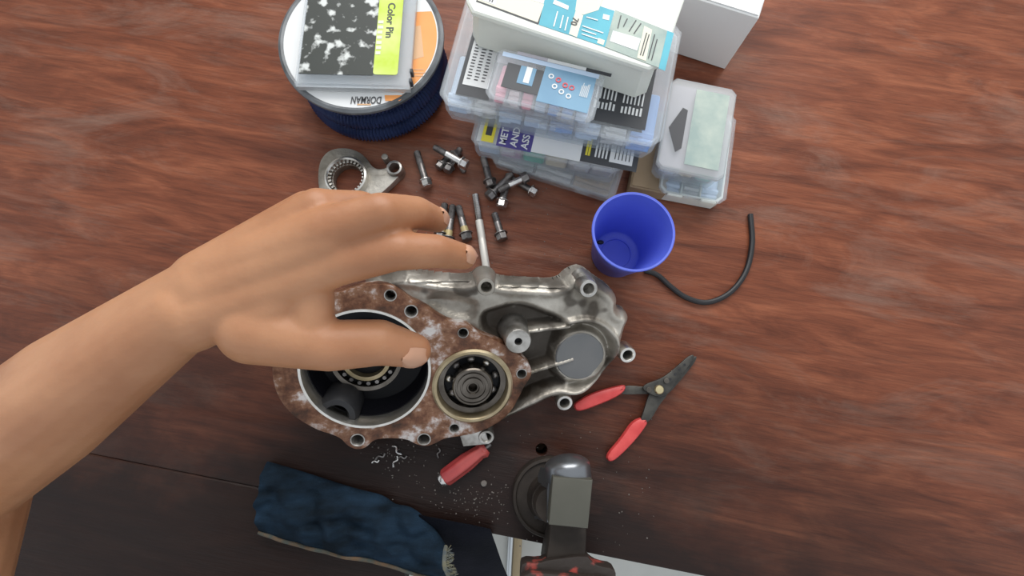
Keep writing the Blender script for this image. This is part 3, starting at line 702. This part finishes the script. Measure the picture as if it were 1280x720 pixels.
part('logo_print', MB().prism(dg, zc+.0003, zc+.0005), 'ink', tB, smooth=False)
on(tB, W-.118, W-.020, .014, D-.02, hh+.0002, 'card_dark', 'dark_print')
for k in range(3):
    x = W-.108+k*.029; lines(tB, x, x+.024, .040, .092, zc+.0006, 6, 'white', True, .4); lines(tB, x, x+.024, .028, .038, zc+.0006, 6, 'white', True, .55)
# C: heat-shrink tubing box on B
zC0, zC1 = zB1+.0012, .128
tC, W, D, hh = organizer('tubing_organizer', 'small clear box of pink and blue tubing on the large organizer', (605, 117), (742, 151), zC0, zC1, .055, 'clear', 'clear', ('pink', 'pinkl', 'pink', 'blue3', 'blue2', 'blue2', 'blue3'), 'organizer boxes in the stack', r=.005)
zc = hh+.0004
on(tC, .014, .052, .012, .040, zc, 'card_dark', 'dark_print'); on(tC, .028, .044, .020, .040, zc+.0003, 'cblue', 'blue_print'); on(tC, .034, .040, .022, .040, zc+.0006, 'white', 'white_print')
on(tC, .052, W-.008, .006, .046, zc, 'cblue', 'blue_print'); on(tC, .006, W-.006, .046, .051, zc-.0001, 'blue3', 'pale_blue_print')
for x, y, m_ in ((.060, .036, 'white'), (.068, .034, 'redp'), (.066, .026, 'white'), (.076, .030, 'redp'), (.074, .022, 'white'), (.083, .029, 'redp'), (.082, .019, 'white')):
    part('ring_print', MB().ringlathe([(.0016, zc), (.0016, zc+.0006), (.0028, zc+.0006), (.0028, zc)], (x, y, 0), 20), m_, tC)
lines(tC, .092, W-.012, .022, .038, zc+.0005, 7, 'white', True, .45)
on(tC, .020, .052, .0512, .0548, zc+.0004, 'card_lilac', 'edge_label'); on(tC, .052, .092, .0512, .0548, zc+.0004, 'white', 'edge_label'); on(tC, .092, .118, .0512, .0548, zc+.0004, 'card_dark', 'edge_label')
# A: deep milky box with teal card, on the back of B
zA0, zA1 = zB1+.0012, .152
tA, W, D, hh = organizer('deep_organizer', 'deep milky white box with teal printed card on top of the stack', (578, 10), (824, 90), zA0, zA1, .098, 'milky', 'milky', (), 'organizer boxes in the stack', r=.010, latch=0, lip=.005)
zc = hh+.0004
def tloc(t, px, py, z):
    p = at(px, py, z); q = Matrix.Rotation(-t.rotation_euler.z, 2)@Vector((p.x-t.location.x, p.y-t.location.y)); return (q.x, q.y)
def onpx(t, pts, z, zw, m, name): return part(name, MB().prism([tloc(t, x, y, zw) for x, y in pts], z-.0003, z), m, t, smooth=False)
onpx(tA, [(595, 2), (673, 31), (682, 6), (604, -20)], zc-.0001, zA1, 'ink', 'label_border')
onpx(tA, [(597, 1), (672, 28.5), (680, 6), (605, -20)], zc+.0002, zA1, 'offw', 'cream_label')
onpx(tA, [(600, 0), (619, 7), (624, -8), (605, -16)], zc+.0005, zA1, 'white', 'white_label')
onpx(tA, [(673.5, 31), (756, 59), (768, 14), (684, -14)], zc, zA1, 'teal', 'teal_card')
onpx(tA, [(711, 43), (721, 47), (729, 20), (720, 12)], zc+.0003, zA1, 'offw', 'cream_strip')
onpx(tA, [(719, 13), (729, 19), (748, 13), (762, -20), (724, -20)], zc+.0002, zA1, 'offw', 'torn_patch')
onpx(tA, [(746, 54), (754, 57), (756, 51), (748, 48)], zc+.0003, zA1, 'offw', 'cream_print')
onpx(tA, [(753, 24), (761, 26), (762, 20), (754, 18)], zc+.0003, zA1, 'white', 'white_print')
onpx(tA, [(691, 5), (710, 13), (711, 8), (693, 0)], zc+.0003, zA1, 'white', 'white_print')
onpx(tA, [(756, 59), (823, 85), (834, 39), (769, 13)], zc+.0002, zA1, 'palegreen', 'pale_print')
onpx(tA, [(762, 52), (796, 64), (801, 49), (766, 39)], zc+.0005, zA1, 'white', 'white_label')
onpx(tA, [(796, 73), (807, 77), (815, 38), (805, 33)], zc+.0006, zA1, 'offw', 'cream_label')
onpx(tA, [(823, 86), (831, 89), (842, 42), (834, 39)], zc+.0003, zA1, 'teal', 'teal_print')
def strokes(t, segs, zw, z, m, wd=.0006):
    mb = MB()
    for a, b in segs:
        p = Vector(tloc(t, *a, zw)); q = Vector(tloc(t, *b, zw)); n = (q-p).orthogonal().normalized()*wd if (q-p).length else Vector((0, 0))
        n = Vector((-(q-p).y, (q-p).x)).normalized()*wd
        mb.add([(*(p-n), z), (*(q-n), z), (*(q+n), z), (*(p+n), z)], [(0, 1, 2, 3)])
    return part('print_lines', mb, m, t, smooth=False)
strokes(tA, [((692, 34), (697, 15)), ((700, 36), (704, 20)), ((706, 39), (710, 22))], zA1, zc+.0005, 'white')
strokes(tA, [((728, 33), (754, 42)), ((727, 38), (745, 44)), ((727, 43), (748, 50)), ((733, 22), (747, 26))], zA1, zc+.0005, 'white')
strokes(tA, [((772, 36), (776, 20)), ((779, 34), (784, 24)), ((786, 40), (795, 26)), ((792, 43), (801, 30))], zA1, zc+.0006, 'ink', .0005)
strokes(tA, [((800, 70), (808, 42)), ((803, 71), (811, 44)), ((810, 74), (818, 44)), ((814, 76), (821, 50))], zA1, zc+.0009, 'ink', .0005)
strokes(tA, [((612, 3), (616, -8)), ((615, 4), (618, -6))], zA1, zc+.0008, 'ink', .0006)
q7 = tloc(tA, 716.5, 22, zA1); text('70', .0088, 'ink', tA, (q7[0], q7[1], zc+.0007), -PI/2)
# F: organizer at the far side, right of the stack, and the carton between
tF, W, D, hh = organizer('parts_organizer', 'grey organizer with dark triangle print at the stack end by the carton', (820, 208), (905, 226), .030, .062, .115, 'milkyd', 'greyclear', ('blue3', 'creamp', 'green'), 'organizer boxes beside the stack')
part('printed_card', MB().box(.004, W-.006, .006, D-.006, hh-.0058, hh-.0052), 'card_lilac', tF, smooth=False)
part('logo_print', MB().prism([(.006, .050), (.018, .022), (.024, .028), (.024, .076), (.018, .078)], hh+.0001, hh+.0003), 'ink', tF, smooth=False)
on(tF, .030, W-.008, .010, D-.010, hh+.0003, 'palegreen', 'pale_print')
tG, W, D, hh = organizer('parts_organizer', 'milky organizer under the grey one with dark triangle print', (824, 238), (908, 254), .0, .0295, .115, 'milky', 'milkyd', ('blue3', 'greyp', 'blue3'), 'organizer boxes beside the stack')
ca, ang, W = frame((768, 236), (816, 246), .020)
ct_ = thing('brown_carton', 'brown cardboard carton lying between the organizers behind the blue cup', 'carton', (ca.x-.004, ca.y+.004, BT), ang)
part('carton_body', MB().rbox(.022, .066, .004, .11, .0003, .020, .001), 'carton', ct_)
part('flap', MB().box(.024, .064, .006, .05, .0202, .0212), 'carton', ct_, smooth=False)
# white box added to stand in for the bright background behind box A
wa, ang, W = frame((738, -14), (858, 24), .09)
wc = thing('white_backdrop_box', 'plain white box standing in for the bright background behind the deep milky box', 'carton', (wa.x, wa.y, BT), ang)
part('carton_body', MB().rbox(0, .19, .030, .16, .0003, .090, .001), 'wbackdrop', wc)
part('flap', MB().box(.002, .188, .032, .094, .0902, .0915), 'wbackdrop', wc, smooth=False)

# ------------------------------------------------------------------ reel of corrugated loom
zt = .078
rc_ = at(451, 47, zt); rR = (at(556, 46, zt)-rc_).length
reel = thing('loom_reel', 'coil of navy corrugated loom tubing under a round orange and white card', 'tubing reel', (rc_.x, rc_.y, BT))
tr = .0125
for k in range(3):
    mb = MB(); n = 260; m_ = 12; R_ = rR*.965-tr-.0015*k; z_ = tr+k*.0252
    vs = []; fs = []
    for i in range(n):
        a = 2*PI*i/n; q = tr*(1.0 if i % 2 else .78)
        for j in range(m_):
            b_ = 2*PI*j/m_; vs.append(((R_+q*math.cos(b_))*math.cos(a), (R_+q*math.cos(b_))*math.sin(a), z_+q*math.sin(b_)))
    for i in range(n):
        for j in range(m_): fs.append((i*m_+j, ((i+1) % n)*m_+j, ((i+1) % n)*m_+(j+1) % m_, i*m_+(j+1) % m_))
    part('loom_coil', mb.add(vs, fs), 'loom', reel, ang=25)
dz = .0765
disc = part('round_card', MB().lathe([(rR*.9, dz-.001), (rR*.925, dz), (rR*.925, dz+.001)], n=80), 'white', reel)
part('film_rim', MB().ringlathe([(rR*.915, dz-.004), (rR*.92, dz+.0014), (rR*.95, dz+.0022), (rR*.985, dz+.0005), (rR*.99, dz-.002), (rR*.98, dz-.004)], n=80), 'film', reel)
# printed orange area: chord sector of the card
zo = dz+.0013
def loc_on_disc(px, py): p = at(px, py, dz); return (p.x-rc_.x, p.y-rc_.y)
q0 = loc_on_disc(507, 15); q1 = loc_on_disc(505, 120)
ro = rR*.905
arc = []
a0 = math.atan2(q0[1], math.sqrt(max(ro**2-q0[1]**2, 0))); a1 = math.asin(loc_on_disc(515, 117)[1]/ro)
for k in range(41):
    a = a0+(a1-a0)*k/40; arc.append((ro*math.cos(a), ro*math.sin(a)))
arc += [loc_on_disc(440, 104), loc_on_disc(440, 20)]
part('orange_print', MB().prism(arc, zo-.0002, zo), 'orange', disc, smooth=False)
w0 = [loc_on_disc(x, y) for x, y in ((438, 118), (515, 119), (509, 133), (438, 142))]
part('tan_print', MB().prism([loc_on_disc(x, y) for x, y in ((512, 35), (526, 33), (530, 72), (516, 76))], zo, zo+.0002), 'tan', disc, smooth=False)
lines(disc, *sorted((loc_on_disc(514, 95)[0], loc_on_disc(533, 95)[0])), loc_on_disc(514, 98)[1], loc_on_disc(514, 86)[1], zo+.0003, 3, 'tan', False, .25)
tl = loc_on_disc(478, 122); text('DORMAN', .0125, 'ink', disc, (tl[0], tl[1], zo+.0004), PI, sx=.62, shear=.15, align='LEFT')
ol = loc_on_disc(482, 122); orr = loc_on_disc(518, 128)
part('orange_bar', MB().prism([loc_on_disc(x, y) for x, y in ((481, 120), (507, 120), (500, 127), (482, 127))], zo+.0001, zo+.0003), 'orange', disc, smooth=False)
lines(disc, loc_on_disc(447, 131)[0], loc_on_disc(466, 131)[0], loc_on_disc(447, 133)[1], loc_on_disc(447, 130)[1], zo+.0003, 1, 'tan', False, .6)

# pin case on the reel
zk0 = dz+.0026; zk1 = zk0+.013
ka = at(511, 108, zk1); kb = at(430, 104, zk1)
kang = math.atan2(ka.y-kb.y, ka.x-kb.x)+.03
Wk, Dk = .125, .165
kx = Matrix.Rotation(kang, 2)@Vector((Wk, 0))
pc = thing('pin_case', 'flat clear case of pins with lime and black card on the reel', 'plastic case', (ka.x-kx.x, ka.y-kx.y, BT+zk0), kang)
hk = zk1-zk0
part('case_tray', MB().loft([[(x, y, z) for x, y in ((i, i), (Wk-i, i), (Wk-i, Dk-i), (i, Dk-i))] for i, z in ((.001, .0002), (0, .0015), (0, hk*.6), (.002, hk*.6), (.003, .002))]), 'greyclear', pc)
part('case_lid', MB().loft([[(x, y, z) for x, y in ((i, i), (Wk-i, i), (Wk-i, Dk-i), (i, Dk-i))] for i, z in ((0, hk*.62), (0, hk-.001), (.001, hk))]), 'milkyd', pc)
def kl(px, py):
    p = at(px, py, zk1); q = Matrix.Rotation(-kang, 2)@Vector((p.x-pc.location.x, p.y-pc.location.y)); return (q.x, q.y)
zc = hk+.0006
kr0 = kl(497, 94); kr1 = kl(466, 95)
part('lime_card', MB().rbox(kr1[0], kr0[0], kr0[1], Dk-.004, hk+.0001, zc, .003, 4, .0001), 'lime', pc)
part('pin_photo', MB().box(.004, kr1[0], kr0[1]-.001, Dk-.004, hk+.0001, zc-.0001), 'blackphoto', pc, smooth=False)
tq = kl(486, 4); text('Color Pin', .0115, 'ink', pc, (tq[0], tq[1], zc+.0003), -PI/2)
lines(pc, *[kl(472, 40)[0], kl(479, 40)[0]], kl(475, 70)[1], kl(475, 25)[1], zc+.0003, 7, 'offw', False, .6)
for k in range(2): part('catch', MB().rbox(Wk-.001, Wk+.0025, .006+k*.012, .011+k*.012, .002, hk-.001, .0008), 'ink', pc)

# ------------------------------------------------------------------ cable at the right of the cup
cp = [at(x, y, .0034) for x, y in ((806, 338), (822, 344), (838, 358), (858, 372), (884, 378), (912, 366), (932, 340), (940, 305), (938, 268))]
tag(part('black_cable', MB().tube(catmull(cp, 8), .0032, 10), 'rubber'), 'thin black cable curving over the bench from behind the blue cup', 'cable')

# ------------------------------------------------------------------ denim garment and dark cloth over the front edge
def interp(pts, n):
    P = catmull([(p[0], p[1], p[2] if len(p) > 2 else 0) for p in pts], 12); L = [0]
    for a, b in zip(P, P[1:]): L.append(L[-1]+(b-a).length)
    out = []; k = 0
    for i in range(n):
        s = L[-1]*i/(n-1)
        while k < len(L)-2 and L[k+1] < s: k += 1
        t = (s-L[k])/max(L[k+1]-L[k], 1e-9); out.append(P[k].lerp(P[k+1], t))
    return out
NU, NV = 90, 44
up_ = [at(x, y, z) for x, y, z in ((334, 577, .006), (372, 588, .006), (438, 609, .008), (476, 619, .010), (494, 630, .008), (512, 634, .010), (528, 645, .008), (548, 668, .008), (557, 684, .010))]
dn_ = [at(x, y, z) for x, y, z in ((326, 666, .008), (366, 680, .008), (438, 697, .008), (468, 703, .008), (494, 709, .008), (520, 718, .008), (540, 722, .004), (552, 722, .006), (562, 718, .008))]
U = interp([tuple(p) for p in up_], NU); Dn = interp([tuple(p) for p in dn_], NU)
def cloth_pt(i, j, inset=0.0):
    t = j/(NV-1); a = U[i]; b = Dn[i]; p = a.lerp(b, t); prof = math.sin(PI*min(max(t, 0), 1))**.6
    s = i/(NU-1)
    w_ = .010*noise.noise((p.x*28, p.y*60, 1.7))+.006*noise.noise((p.x*70, p.y*110, 4.2))+.004*math.sin(p.x*150+p.y*60+3*noise.noise((p.x*20, p.y*20, 0)))
    return p+Vector((0, 0, prof*(.017+1.15*w_)*(1-.15*s)))
dob = cloth0 = U[45].lerp(Dn[45], .3); dob = Vector((dob.x, dob.y, BT))
den = thing('denim_garment', 'faded blue denim garment with frayed cuff lying over the bench front edge', 'garment', dob)
vs = []; fs = []
for i in range(NU):
    for j in range(NV): vs.append(cloth_pt(i, j)-dob)
for i in range(NU):                              # underside, a little lower, closes the folded tube
    for j in range(NV):
        t = j/(NV-1); p = U[i].lerp(Dn[i], t); vs.append(p+Vector((0, 0, -.0045 if 0 < j < NV-1 else -.002))-dob)
o_ = NU*NV
for i in range(NU-1):
    for j in range(NV-1):
        a, b, c, d = i*NV+j, (i+1)*NV+j, (i+1)*NV+j+1, i*NV+j+1
        fs += [(a, b, c, d), (o_+d, o_+c, o_+b, o_+a)]
for i in range(NU-1):
    fs += [(i*NV, o_+i*NV, o_+(i+1)*NV, (i+1)*NV), (i*NV+NV-1, (i+1)*NV+NV-1, o_+(i+1)*NV+NV-1, o_+i*NV+NV-1)]
for j in range(NV-1): fs.append((j, j+1, o_+j+1, o_+j))
part('denim_cloth', MB().add(vs, fs), 'denim', den, ang=80)
# cuff: an open double edge at the right end, with loose threads
cuff = MB(); cpts = [cloth_pt(NU-1, j)-dob for j in range(0, NV)]
cuff.tube(cpts, .0026, 8)
part('frayed_cuff', cuff, 'fray', den)
thr = MB()
for k in range(110):
    j = random.randint(1, NV-2); p = cloth_pt(NU-1, j)-dob; d = Vector((random.uniform(.004, .010), random.uniform(-.005, .004), random.uniform(-.006, .002)))
    thr.tube([p, p+d*.5+Vector((0, random.uniform(-.002, .002), .001)), p+d], [.0006, .0005, .0003], 4)
part('loose_threads', thr, 'fray', den, stuff=True)
hem = [cloth_pt(i, NV-2)-dob+Vector((0, 0, .0012)) for i in range(0, NU)]
part('hem_seam', MB().tube(hem, .0020, 8), 'seam', den)
# dark cloth hanging outward over the edge below the denim
NA, NB = 60, 30
ua = interp([tuple(at(x, y, .0035)) for x, y in ((526, 640), (538, 643), (550, 645), (570, 649), (592, 653), (614, 658))], NA)
ub = interp([tuple(at(x, y, -.03)) for x, y in ((532, 694), (542, 706), (556, 712), (578, 712), (602, 708), (622, 702))], NA)
uc = interp([tuple(at(x, y, -.22)) for x, y in ((566, 730), (572, 750), (580, 765), (592, 765), (622, 755), (644, 735))], NA)
dko = Vector((ua[30].x, ua[30].y, BT))
dk = thing('dark_cloth', 'dark navy cloth hanging over bench edge beneath the denim garment', 'cloth', dko)
vs = []; fs = []
for k, off in ((0, .0045), (1, .002)):
    for i in range(NA):
        for j in range(NB):
            t = j/(NB-1); a, b, c = ua[i], ub[i], uc[i]
            p = a*(1-t)**2+b*2*t*(1-t)+c*t*t
            nz_ = .006*noise.noise((p.x*40, p.y*15, 9))*min(1, t*4)
            p = p+Vector((0, -nz_, .003*(1-t)+off+max(0, .004*(1-3*t)))); vs.append(p-dko)
o_ = NA*NB
for i in range(NA-1):
    for j in range(NB-1):
        a, b, c, d = i*NB+j, (i+1)*NB+j, (i+1)*NB+j+1, i*NB+j+1; fs += [(a, b, c, d), (o_+d, o_+c, o_+b, o_+a)]
for i in range(NA-1): fs += [(i*NB, o_+i*NB, o_+(i+1)*NB, (i+1)*NB), (i*NB+NB-1, (i+1)*NB+NB-1, o_+(i+1)*NB+NB-1, o_+i*NB+NB-1)]
for j in range(NB-1): fs += [(j, j+1, o_+j+1, o_+j), ((NA-1)*NB+j, o_+(NA-1)*NB+j, o_+(NA-1)*NB+j+1, (NA-1)*NB+j+1)]
part('cloth_sheet', MB().add(vs, fs), 'navycloth', dk, ang=80)

# ------------------------------------------------------------------ pole lying on the floor
f0 = at(639, 668, -BT+.014); f1 = at(634, 760, -BT+.014)
pl_ = thing('floor_pole', 'tan pole with bright metal sleeve lying on floor before the bench', 'pole', (f0.x, f0.y, 0))
z0 = Vector((f0.x, f0.y, 0))
part('metal_sleeve', MB().tube([f0-z0, f0-z0+(f1-f0)*1.0], .009, 16), 'pipe', pl_)
off = Vector((.019, 0, 0))
part('pole_shaft', MB().tube([f0-z0+off, f0-z0+(f1-f0)*1.6+off], .012, 16), 'polewood', pl_)

# ------------------------------------------------------------------ grit and swarf on the bench
pe = at(605, 604, 0)
peb = thing('metal_slug', 'small pale round metal slug on the dark bench before the cover', 'metal scrap', (pe.x, pe.y, BT))
part('slug', MB().lathe([(.003, .0001), (.0036, .001), (.003, .0024), (.0015, .0028)], n=14), 'speck', peb)
gr = MB()
def chip(px, py, s):
    p = at(px, py, 0); a = random.uniform(0, PI); e = random.uniform(.4, 1.0)
    q = MB().lathe([(s*.5, 0), (s, s*.25), (s*.5, s*.6)], n=6, sy=e).xf(Matrix.Translation((p.x, p.y, BT))@Matrix.Rotation(a, 4, 'Z')); gr.add(q.v, q.f)
for k in range(120):
    x, y = random.gauss(590, 32), random.gauss(622, 16)
    if y < 655: chip(x, y, random.uniform(.0004, .0011))
for k in range(60): chip(random.gauss(495, 30), random.gauss(574, 13), random.uniform(.0005, .0013))
for k in range(60): chip(random.uniform(620, 830), random.uniform(515, 690), random.uniform(.0004, .0010))
for k in range(90): chip(random.uniform(520, 760), random.uniform(230, 335), random.uniform(.0004, .0010))
o = part('bench_grit', gr, 'speck', stuff=True, smooth=False); tag(o, 'fine pale grit and metal swarf scattered on the bench', 'grit')
for k, (x, y, a, l) in enumerate(((476, 571, .5, .012), (497, 562, 2.4, .014), (503, 572, .2, .011), (495, 577, 1.2, .012), (549, 566, 1.5, .010), (470, 577, .3, .008))):
    p = at(x, y, 0); t = MB().tube(catmull([(-l/2, 0, .0012), (-l*.1, l*.14, .0022), (l*.2, -l*.1, .0016), (l/2, l*.08, .0012)], 4), .0011, 6)
    o = part('swarf_curl', t, 'boltl' if k % 2 else 'bolt', loc=(p.x, p.y, BT)); o.rotation_euler = (0, 0, a)
    tag(o, 'curl of metal swarf on the dark bench below the cover bore', 'swarf', 'swarf curls on the bench')

# ------------------------------------------------------------------ the hand reaching in
HZ = 0.030
def hp_(x, y, z): return at(x, y, z+HZ)
def capsule(mb, a, b, ra, rb, n=20):
    d = b-a; L = d.length; d = d/L; up = d.orthogonal().normalized(); sd_ = d.cross(up); rings = []
    prof = [(-ra*math.cos(q), ra*math.sin(q)) for q in [PI/2*k/6 for k in range(7)]]
    prof[0] = (-ra, ra*.05)
    prof += [(L+rb*math.sin(q), rb*math.cos(q)) for q in [PI/2*k/6 for k in range(7)]]; prof[-1] = (L+rb, rb*.05)
    for s, r in prof: rings.append([tuple(a+d*s+(up*math.cos(2*PI*k/n)+sd_*math.sin(2*PI*k/n))*r) for k in range(n)])
    mb.loft(rings)
def chain(mb, pts, rad):
    for k in range(len(pts)-1): capsule(mb, pts[k], pts[k+1], rad[k], rad[k+1])
person = thing('person', 'bare left hand and forearm of a person pointing over the engine cover', 'person', (0, 0, 0))
hm = MB()
wr = hp_(246, 376, .262)
IX = [hp_(418, 330, .272), hp_(494, 314, .276), hp_(545, 314, .266), hp_(580, 321, .250)]
MD = [hp_(408, 288, .282), hp_(476, 266, .285), hp_(520, 266, .266), hp_(546, 275, .246)]
RG = [hp_(398, 262, .276), hp_(450, 258, .262), hp_(492, 270, .236), hp_(512, 282, .212)]
PK = [hp_(384, 262, .262), hp_(424, 268, .240), hp_(452, 284, .214), hp_(464, 296, .194)]
TH = [hp_(318, 412, .258), hp_(412, 432, .252), hp_(474, 428, .246), hp_(517, 438, .236)]
chain(hm, IX, [.0130, .0110, .0098, .0080]); chain(hm, MD, [.0130, .0110, .0098, .0080])
chain(hm, RG, [.0116, .0095, .0084, .0068]); chain(hm, PK, [.0105, .0085, .0074, .0060])
chain(hm, TH, [.0200, .0150, .0138, .0108])
capsule(hm, IX[1]-Vector((.002, 0, 0)), IX[1]+Vector((.002, 0, 0)), .0108, .0108)
wa_, wb_ = wr+Vector((.004, .011, 0)), wr+Vector((-.004, -.011, -.002))
for q, r in ((IX[0], .0130), (MD[0], .0130), (RG[0], .0122), (PK[0], .0112)):
    capsule(hm, wa_, q, .0185, r); capsule(hm, wb_.lerp(wa_, .5), q.lerp(IX[0], .25), .019, r)
capsule(hm, wb_, IX[0], .0190, .0130); capsule(hm, TH[1].lerp(TH[0], .25), IX[0]+Vector((-.012, -.002, -.004)), .0130, .0105)
capsule(hm, TH[0], IX[0]+Vector((-.022, -.004, -.002)), .017, .0125)
el = hp_(-60, 600, .190); fm = wr.lerp(el, .5)
for s in (-1, 1):
    o_ = Vector((.6, .8, 0))*.009*s
    capsule(hm, wr+o_, fm+o_*1.5, .0200, .0330); capsule(hm, fm+o_*1.5, el+o_*1.2, .0330, .0380)
ua_ = el+Vector((.02, -.26, .05)); capsule(hm, el, ua_, .042, .050)
me = hm.mesh('body')
bo_ = bpy.data.objects.new('tmp', me); C.objects.link(bo_)
rm = bo_.modifiers.new('r', 'REMESH'); rm.mode = 'VOXEL'; rm.voxel_size = .0016; rm.use_smooth_shade = True
smo = bo_.modifiers.new('s', 'SMOOTH'); smo.factor = .5; smo.iterations = 7
me2 = bpy.data.meshes.new_from_object(bo_.evaluated_get(bpy.context.evaluated_depsgraph_get()))
bpy.data.objects.remove(bo_)
for p in me2.polygons: p.use_smooth = True
me2.name = 'body'; link('body', me2, 'skin', person)
# nails on the finger backs
def nail(a, b, r, up):
    d = (b-a).normalized(); s = d.cross(up).normalized(); n = s.cross(d)
    if n.z < 0: n = -n
    mb = MB(); rows = []
    for i in range(7):
        t = i/6; w_ = r*.78*math.sqrt(max(1-(2*t-1)**4, .08)); row = []
        for k in range(7):
            q = (k/6-.5)*2; row.append(tuple(b+d*(r*(-.75+1.45*t))+s*w_*.92*q+n*(r*(1.20-.36*q*q-.40*t*t))))
        rows.append(row)
    mb.loft(rows, caps=False, closed=False); o = part('nail', mb, 'nail', person); return o
up = Vector((0, 0, 1))
nail(IX[2], IX[3], .0080, up); nail(MD[2], MD[3], .0080, up); nail(TH[2], TH[3], .0108, Vector((0, -.55, .83)))
# rolled dark sleeve at the elbow end, outside the frame
slv = MB(); d_ = (ua_-el)
slv.tube([el+d_*.35, el+d_*.36, el+d_*.42, el+d_*.45, el+d_*1.1], [.049, .062, .064, .058, .066], 28)
part('sleeve', slv, 'denim', person)
